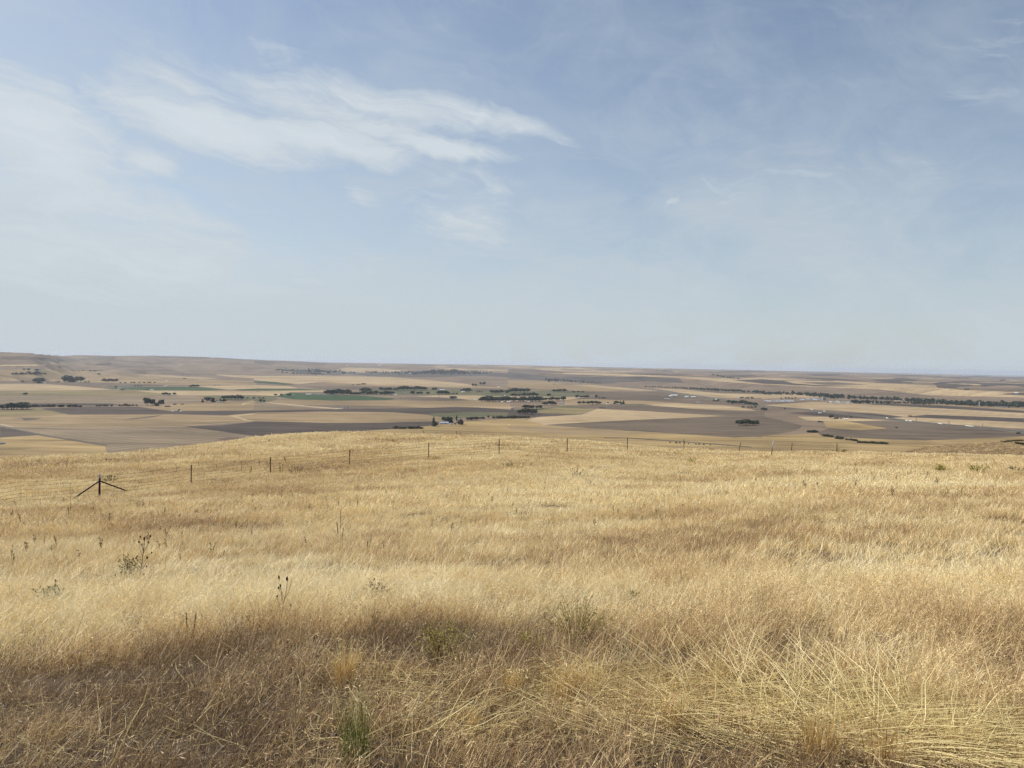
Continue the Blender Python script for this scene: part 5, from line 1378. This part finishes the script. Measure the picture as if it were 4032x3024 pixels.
bunch(1022, 1592, 70, 90, .04, goldm, 'bunchgrass', 'small golden bunch where two long stalks cross', lean=.12)
bunch(1545, 1500, 90, 110, .09, goldm, 'bunchgrass', 'loose golden bunch behind the fallen straw', lean=.3)
bunch(1770, 1640, 105, 190, .10, goldm, 'bunchgrass', 'golden bunch rising through the fallen straw', lean=.22)
bunch(1905, 1655, 95, 130, .09, goldm, 'bunchgrass', 'golden bunch near the bottom right of the straw', lean=.28)
bunch(2075, 1640, 110, 120, .12, strawm, 'bunchgrass', 'wispy pale bunch at the bottom right', lean=.35)
bunch(1450, 1575, 75, 120, .09, goldm, 'bunchgrass', 'dark gold bunch in the middle of the straw', lean=.25)
bunch(945, 1562, 44, 150, .11, greym, 'dead_grass_mound', 'grey mound of dead matted grass right of the rushes', lean=.9, curl=.9)
bunch(885, 1588, 60, 90, .08, brownm, 'bunchgrass', 'brown withered bunch between rushes and grey mound', lean=.35)
bunch(765, 1648, 150, 130, .075, greenm, 'rush_clump', 'dark green clump of rushes at the bottom left of centre', 'rushes', lean=.11, width=.0036, curl=.18)
bunch(740, 1560, 60, 60, .05, weedm, 'rush_clump', 'thin faded green stems between golden bunch and rushes', 'rushes', lean=.2)
# leafy bushes
def bush(vx, vb, wv, hv, stems, leaves, lm, sm, label, name='bush', ll=.02, lw=.008, cat='bush', flat=1.0, stemr=.0022):
    B = near_at(vx, vb); W = px_h(B, wv) * .62; H = px_h(B, hv); r = np.random.default_rng(int(vx * 3 + vb))
    o = empty(name, B); tag(o, label, cat)
    sb, lb = MB(), MB()
    for i in range(stems):
        a = r.uniform(0, 6.283); k = math.sqrt(r.random()); tip = np.array([math.cos(a) * W * k, math.sin(a) * W * k * .8, H * (1 - .45 * k * k) * r.uniform(.72, 1.05)])
        mid = tip * np.array([.38, .38, .55]) + r.normal(0, .02 * H, 3)
        root = np.array([tip[0] * .35, tip[1] * .35, -.02]); mid[:2] += root[:2] * .5; sb.tube([root, mid, tip], [stemr, stemr * .8, stemr * .4], 4, float(r.random()), cap=False)
        m = leaves
        t = r.uniform(.30, 1.0, m); c = np.where(t[:, None] < .5, root + (mid - root) * (t[:, None] / .5), mid + (tip - mid) * ((t[:, None] - .5) / .5)) + r.normal(0, .010, (m, 3))
        q = r.normal(size=(m, 3)) + np.array([0, 0, .8]); q /= np.linalg.norm(q, axis=1, keepdims=True)
        s = np.cross(q, r.normal(size=(m, 3))); s /= np.linalg.norm(s, axis=1, keepdims=True)
        l = ll * r.uniform(.6, 1.4, (m, 1)); w = lw * r.uniform(.6, 1.3, (m, 1))
        V = np.stack([c, c + q * l * .5 - s * w, c + q * l, c + q * l * .5 + s * w], 1)
        lb.add(V.reshape(-1, 3), [(4 * j, 4 * j + 1, 4 * j + 2, 4 * j + 3) for j in range(m)], np.repeat(np.clip(r.normal(.5, .3, m), 0, 1), 4))
    sb.build('stems', sm, o); lb.build('foliage', lm, o)
    return o
bush(965, 1428, 150, 92, 84, 14, olivem, stemm, 'yellow-green bush behind the bleached sticks', ll=.016, lw=.006)
bush(1245, 1382, 160, 94, 84, 13, olivem, stemm, 'larger yellow-green bush at the edge of the tall grass', ll=.016, lw=.006)
bush(1150, 1405, 66, 44, 22, 16, olivem, stemm, 'low sprawling yellow-green bush between the two larger ones')
bush(1365, 1310, 40, 44, 14, 14, weedm, stemm, 'small faint green bush right of the larger yellow-green one')
bush(812, 1312, 58, 68, 34, 15, brownm, stemm, 'rounded rust brown dried bush in the grass')
bush(282, 1252, 52, 62, 22, 11, weedm, stemm, 'grey-green bush left of the tall teasel', ll=.035, lw=.012)
bush(283, 1266, 60, 32, 14, 8, weedm, twigm, 'low leafy plant at the foot of the tall teasel', ll=.05, lw=.013)
bush(108, 1322, 84, 62, 26, 14, weedm, stemm, 'spreading grey-green bush with one teasel head at the left', ll=.04, lw=.013)
bush(228, 1275, 30, 26, 10, 14, weedm, stemm, 'small leafy weed between the two left bushes', ll=.04, lw=.012)
bush(640, 1026, 44, 28, 16, 14, brownm, stemm, 'brown twiggy weed in front of the second fence post', ll=.06, lw=.02, stemr=.006)
bush(606, 1025, 16, 28, 7, 10, weedm, stemm, 'slim weed between second post and brown weed', ll=.07, lw=.02, stemr=.006)
bush(2030, 1022, 40, 22, 16, 14, olivem, stemm, 'yellow-green weed drooping left near the right edge', ll=.09, lw=.03, stemr=.006)
bush(2110, 1024, 48, 24, 16, 14, olivem, stemm, 'clump of upright yellow-green weeds near the right edge', ll=.09, lw=.03, stemr=.006)
bush(2195, 1022, 30, 20, 10, 12, weedm, stemm, 'grey-green weed at the right edge', ll=.08, lw=.03, stemr=.006)
bush(1497, 1004, 24, 16, 12, 12, olivem, stemm, 'round yellow-green weed below the eighth fence post', ll=.10, lw=.035, stemr=.006)
bush(1095, 1012, 30, 18, 10, 10, weedm, stemm, 'faint green weed below the fifth fence post', ll=.08, lw=.03, stemr=.006)
bush(240, 1046, 34, 22, 12, 12, weedm, stemm, 'green weed behind the corner post', ll=.09, lw=.03, stemr=.006)
bush(1530, 968, 26, 9, 10, 10, brownm, stemm, 'rusty low weed on the crest by the leaning fence post', ll=.10, lw=.04, stemr=.007)
bush(1812, 972, 34, 14, 12, 12, weedm, stemm, 'weed bush on the crest at the last fence post', ll=.10, lw=.04, stemr=.007)
bush(1245, 1030, 26, 26, 10, 10, weedm, stemm, 'green weed in the slope below the sixth post', ll=.07, lw=.025, stemr=.005)
bush(430, 1116, 24, 14, 10, 14, brownm, stemm, 'dark matted weed in the slope above the tall teasel', ll=.06, lw=.02, stemr=.004)
# teasels
def head_mesh(b, c, axis, l, r):
    b.lathe(c, [(r * .25, -l * .55), (r * .8, -l * .40), (r, -l * .1), (r * .9, l * .25), (r * .55, l * .48), (r * .1, l * .58)], 8, .4, axis)
    rr = random.Random(int(abs(c[0]) * 999)); ax = Vector(axis).normalized()
    for i in range(26):                                     # bristles
        a = rr.uniform(0, 6.28); z = rr.uniform(-.45, .5) * l; u = ax.orthogonal().normalized(); w = ax.cross(u); d = u * math.cos(a) + w * math.sin(a)
        p = Vector(c) + ax * z + d * r * .7; t = p + d * r * .7 + ax * r * .5; s = ax.cross(d) * r * .12
        b.add([tuple(p - s), tuple(p + s), tuple(t)], [(0, 1, 2)], .3)
def teasel(z, foot, stems, heads, label, k=1.0, sm=None):
    F = zpts(z, [foot])[0]; B = near_at(*F); o = empty('teasel', B); tag(o, label, 'teasel')
    dep = project(B)[2]; m = .27125 / FPX * dep
    b = MB(); rr = random.Random(3)
    for path, rad in stems:
        q = in_plane(B, zpts(z, path), .03, rr); b.tube([tuple(v) for v in q], [rad * m] * len(q), 5, .5, cap=False)
    b.build('stems', sm or stemm, o)
    for (X, Y, l, w) in heads:
        q = in_plane(B, zpts(z, [(X, Y)]))[0]; b = MB(); head_mesh(b, tuple(q), (rr.uniform(-.15, .15), rr.uniform(-.3, .3), 1), l * m, w * m * .5); b.build('seed_head', seedm, o, True)
teasel(6, (385, 1190), [([(385, 1190), (400, 1060), (415, 935), (445, 775), (470, 640), (480, 500)], 4), ([(445, 775), (400, 620), (375, 530), (362, 475)], 3), ([(445, 775), (510, 660), (555, 480)], 3), ([(415, 935), (405, 800), (388, 595)], 3),
       ([(405, 800), (385, 690), (360, 620)], 2.5), ([(398, 1010), (365, 850), (338, 745)], 2.5), ([(395, 1080), (520, 930), (531, 870)], 2.5)],
       [(362, 453, 48, 26), (480, 476, 64, 34), (386, 576, 40, 24), (359, 608, 36, 26), (336, 729, 32, 22), (532, 859, 30, 22)], 'dark teasel with a big middle head in the foreground left of centre')
teasel(7, (1655, 885), [([(1655, 885), (1662, 800), (1672, 745), (1700, 560), (1714, 415), (1725, 285)], 5), ([(1714, 450), (1680, 330), (1668, 250)], 2.5), ([(1712, 480), (1770, 360), (1813, 240)], 2.5), ([(1705, 540), (1665, 400), (1648, 322)], 2.5), ([(1714, 440), (1700, 390), (1693, 355)], 2.5),
       ([(1714, 470), (1750, 390), (1788, 325)], 2.5), ([(1700, 580), (1760, 500), (1800, 490), (1833, 475)], 2), ([(1680, 720), (1740, 640), (1768, 550)], 2.5), ([(1690, 640), (1650, 590), (1622, 530)], 2.5), ([(1690, 640), (1640, 600), (1605, 555)], 2), ([(1680, 700), (1620, 620), (1563, 560)], 2), ([(1675, 740), (1600, 660), (1533, 612)], 2), ([(1668, 770), (1730, 720), (1758, 675)], 2), ([(1720, 440), (1770, 320), (1805, 200)], 2)],
       [(1668, 232, 30, 22), (1725, 262, 50, 26), (1813, 225, 34, 24), (1648, 310, 26, 24), (1693, 345, 28, 20), (1788, 313, 26, 22), (1833, 463, 28, 18), (1768, 535, 36, 26), (1621, 520, 28, 20), (1605, 545, 26, 20), (1563, 552, 24, 22), (1533, 603, 24, 18), (1758, 665, 24, 18), (1712, 415, 14, 16)],
       'tall branching teasel with many dark heads on the left slope', sm=twigm)
teasel(7, (452, 1260), [([(452, 1260), (455, 1080), (437, 890)], 4)], [(437, 872, 36, 26)], 'single teasel head standing above the left bush')
teasel(1, (285, 525), [([(285, 525), (325, 495)], 1.6), ([(285, 520), (313, 468)], 1.6)], [(325, 494, 16, 12), (313, 467, 14, 11)], 'pair of small dark seed heads low at the left edge')
# dock: upright spikes thick with dark seed
def dock(vx, vb, spikes, label, name='dock'):
    B = near_at(vx, vb); o = empty(name, B); tag(o, label, 'dock'); r = np.random.default_rng(int(vx))
    b = MB()
    for (dx, top) in spikes:
        x = px_h(B, dx); h = px_h(B, top); b.tube([(x * .3, 0, -.02), (x * .7, .01, h * .5), (x, .02, h)], [.004, .003, .0015], 4, .3, cap=False)
    b.build('stems', stemm, o); b = MB()
    for (dx, top) in spikes:
        x = px_h(B, dx); h = px_h(B, top)
        for t in np.linspace(.52, 1.0, 16):
            c = np.array([x * (.7 + .3 * (t - .5) * 2), .015, h * t]); s = (h * .030 if h < .6 else .017) * (1.15 - .5 * abs(t - .7))
            for j in range(4):
                d = r.normal(size=3); d /= np.linalg.norm(d); q = np.cross(d, r.normal(size=3)); q /= np.linalg.norm(q)
                b.add([c - q * s * .6, c + d * s, c + q * s * .6, c - d * s * .6], [(0, 1, 2, 3)], float(r.random()))
    b.build('seed_spikes', seedm if vx < 900 else brownm, o)
dock(408, 1392, [(-8, 68), (14, 66)], 'dock plant with two dark seed spikes on the verge edge')
dock(735, 1180, [(0, 78), (-8, 52), (6, 40)], 'tall thin dark weed alone in the middle of the slope')
dock(1597, 992, [(0, 20), (5, 12)], 'short dark dock under the leaning fence post')
dock(955, 1050, [(1, 26)], 'single dark dock spike in the upper slope left of centre')
dock(152, 1126, [(0, 44), (-5, 30)], 'dark dry weed below the corner post')
dock(1468, 1085, [(0, 62), (-5, 36)], 'thin brown dock in the slope right of centre', 'dock')
dock(1395, 1055, [(0, 34)], 'short brown dock spike left of the thin one', 'dock')
# many small weeds on the slope
WEED = []
for s in range(6):
    r = np.random.default_rng(500 + s); b = MB()
    for i in range(1 + s % 3):
        a = r.uniform(0, 6.28); tip = np.array([math.cos(a) * .18 * r.random(), math.sin(a) * .18 * r.random(), r.uniform(.7, 1.0)])
        b.tube([(0, 0, -.1), tip * .5 + r.normal(0, .02, 3), tip], [.012, .009, .005], 4, .2, cap=False)
        m = 14; t = r.uniform(.45, 1, m); c = tip * t[:, None]; q = r.normal(size=(m, 3)) + np.array([0, 0, 1.3]); q /= np.linalg.norm(q, axis=1, keepdims=True); sd = np.cross(q, r.normal(size=(m, 3))); sd /= np.linalg.norm(sd, axis=1, keepdims=True)
        l = r.uniform(.07, .16, (m, 1)); V = np.stack([c, c + q * l * .5 - sd * .022, c + q * l, c + q * l * .5 + sd * .022], 1)
        b.add(V.reshape(-1, 3), [(4 * j, 4 * j + 1, 4 * j + 2, 4 * j + 3) for j in range(m)], np.repeat(np.clip(r.normal(.35, .25, m), 0, 1), 4))
    WEED.append(b.mesh('weed', (brownm, weedm, stemm)[s % 3]))
r = np.random.default_rng(900)
for (x0, x1, y0, y1, n, h0, h1, lab) in [(20, 560, 1090, 1230, 60, .22, .42, 'small dark weed scattered on the left slope below the fence'), (380, 700, 985, 1030, 26, .35, .65, 'small grey weed around the first fence posts'), (560, 1100, 1060, 1200, 30, .22, .42, 'small dark weed in the middle slope'),
                                         (1080, 1500, 1030, 1150, 40, .20, .36, 'small dark weed in the slope right of centre'), (1500, 1760, 1000, 1090, 22, .20, .38, 'small dark weed below the leaning posts'), (1000, 1380, 985, 1010, 16, .25, .45, 'small green weed just below the middle fence posts'),
                                         (1720, 2180, 1000, 1080, 20, .28, .5, 'small dark weed on the right slope'), (560, 1000, 935, 965, 14, .5, .8, 'small weed on the crest beyond the fence')]:
    n = int(n * 1.1); BB = march(r.uniform(x0, x1, n) * V2F, r.uniform(y0, y1, n) * V2F, near_z, RS_N[(RS_N > 6) & (RS_N < 130)])
    BB = BB[np.argsort(BB[:, 0] / BB[:, 1])]
    for i, B in enumerate(BB):
        h = r.uniform(h0, h1) * 1.05
        o = link('weed', WEED[int(r.integers(6))], None, B); o.scale = (h, h, h); o.rotation_euler = (r.normal(0, .12), r.normal(0, .12), r.uniform(0, 6.28)); tag(o, lab, 'weed', lab)
# gravel showing through on the verge
stonem = paint('gravel', (.15, .125, .10), .9, var=.35, scale=20)
b = MB(); r = np.random.default_rng(44)
R = spots(r, 260, (560, 1350), (1400, 1390), (1655, 1655)); R = np.concatenate([R, spots(r, 110, (0, 800), (1560, 1520), (1658, 1658))])
for P in R:
    s = .006 + .022 * r.random() ** 3
    v = np.array([(-1, -.8, -.3), (1, -.7, -.3), (.8, .9, -.3), (-.9, .8, -.3), (-.6, -.5, .6), (.6, -.4, .5), (.4, .6, .6), (-.5, .4, .7)]) * r.uniform(.7, 1.3, (8, 3)) * s
    a = r.uniform(0, 6.28); v = v @ np.array([(math.cos(a), math.sin(a), 0), (-math.sin(a), math.cos(a), 0), (0, 0, 1)]) + P + np.array([0, 0, s * .25])
    b.add(v, [(0, 3, 2, 1), (4, 5, 6, 7), (0, 1, 5, 4), (1, 2, 6, 5), (2, 3, 7, 6), (3, 0, 4, 7)], r.random())
tag(b.build('gravel', stonem), 'grey gravel showing between the sparse grass on the verge', 'gravel', kind='stuff')

# scrub on the far side of the right-hand spur
for i, (vx, vy) in enumerate([(2168, 949), (2180, 950), (2192, 951), (2203, 952), (2214, 953), (2196, 958), (2208, 960), (2219, 961)]):
    plant_tree('shrub', march([vx * V2F], [vy * V2F], near_z, np.linspace(160, 620, 900))[0], random.uniform(.6, 1.0), nth('dark low scrub on the grassy spur at the right edge', i, 8), 'scrub on the spur', 2.4)
# ------------------------------------------------------------------ haze
def add_haze():
    m = bpy.data.materials.new('haze'); m.use_nodes = True; nt = m.node_tree; nt.nodes.clear()
    out = nt.nodes.new('ShaderNodeOutputMaterial'); v = nt.nodes.new('ShaderNodeVolumePrincipled')
    v.inputs['Color'].default_value = (.68, .77, .90, 1); v.inputs['Density'].default_value = HAZE
    v.inputs['Anisotropy'].default_value = .1
    nt.links.new(v.outputs[0], out.inputs['Volume'])
    b = MB(); b.box((0, 0, (80 - 345) / 2), (190000, 190000, 80 + 345))
    tag(b.build('haze', m), 'pale blue summer haze over the valley', 'haze', kind='stuff')
HAZE = 2.0e-5
add_haze()
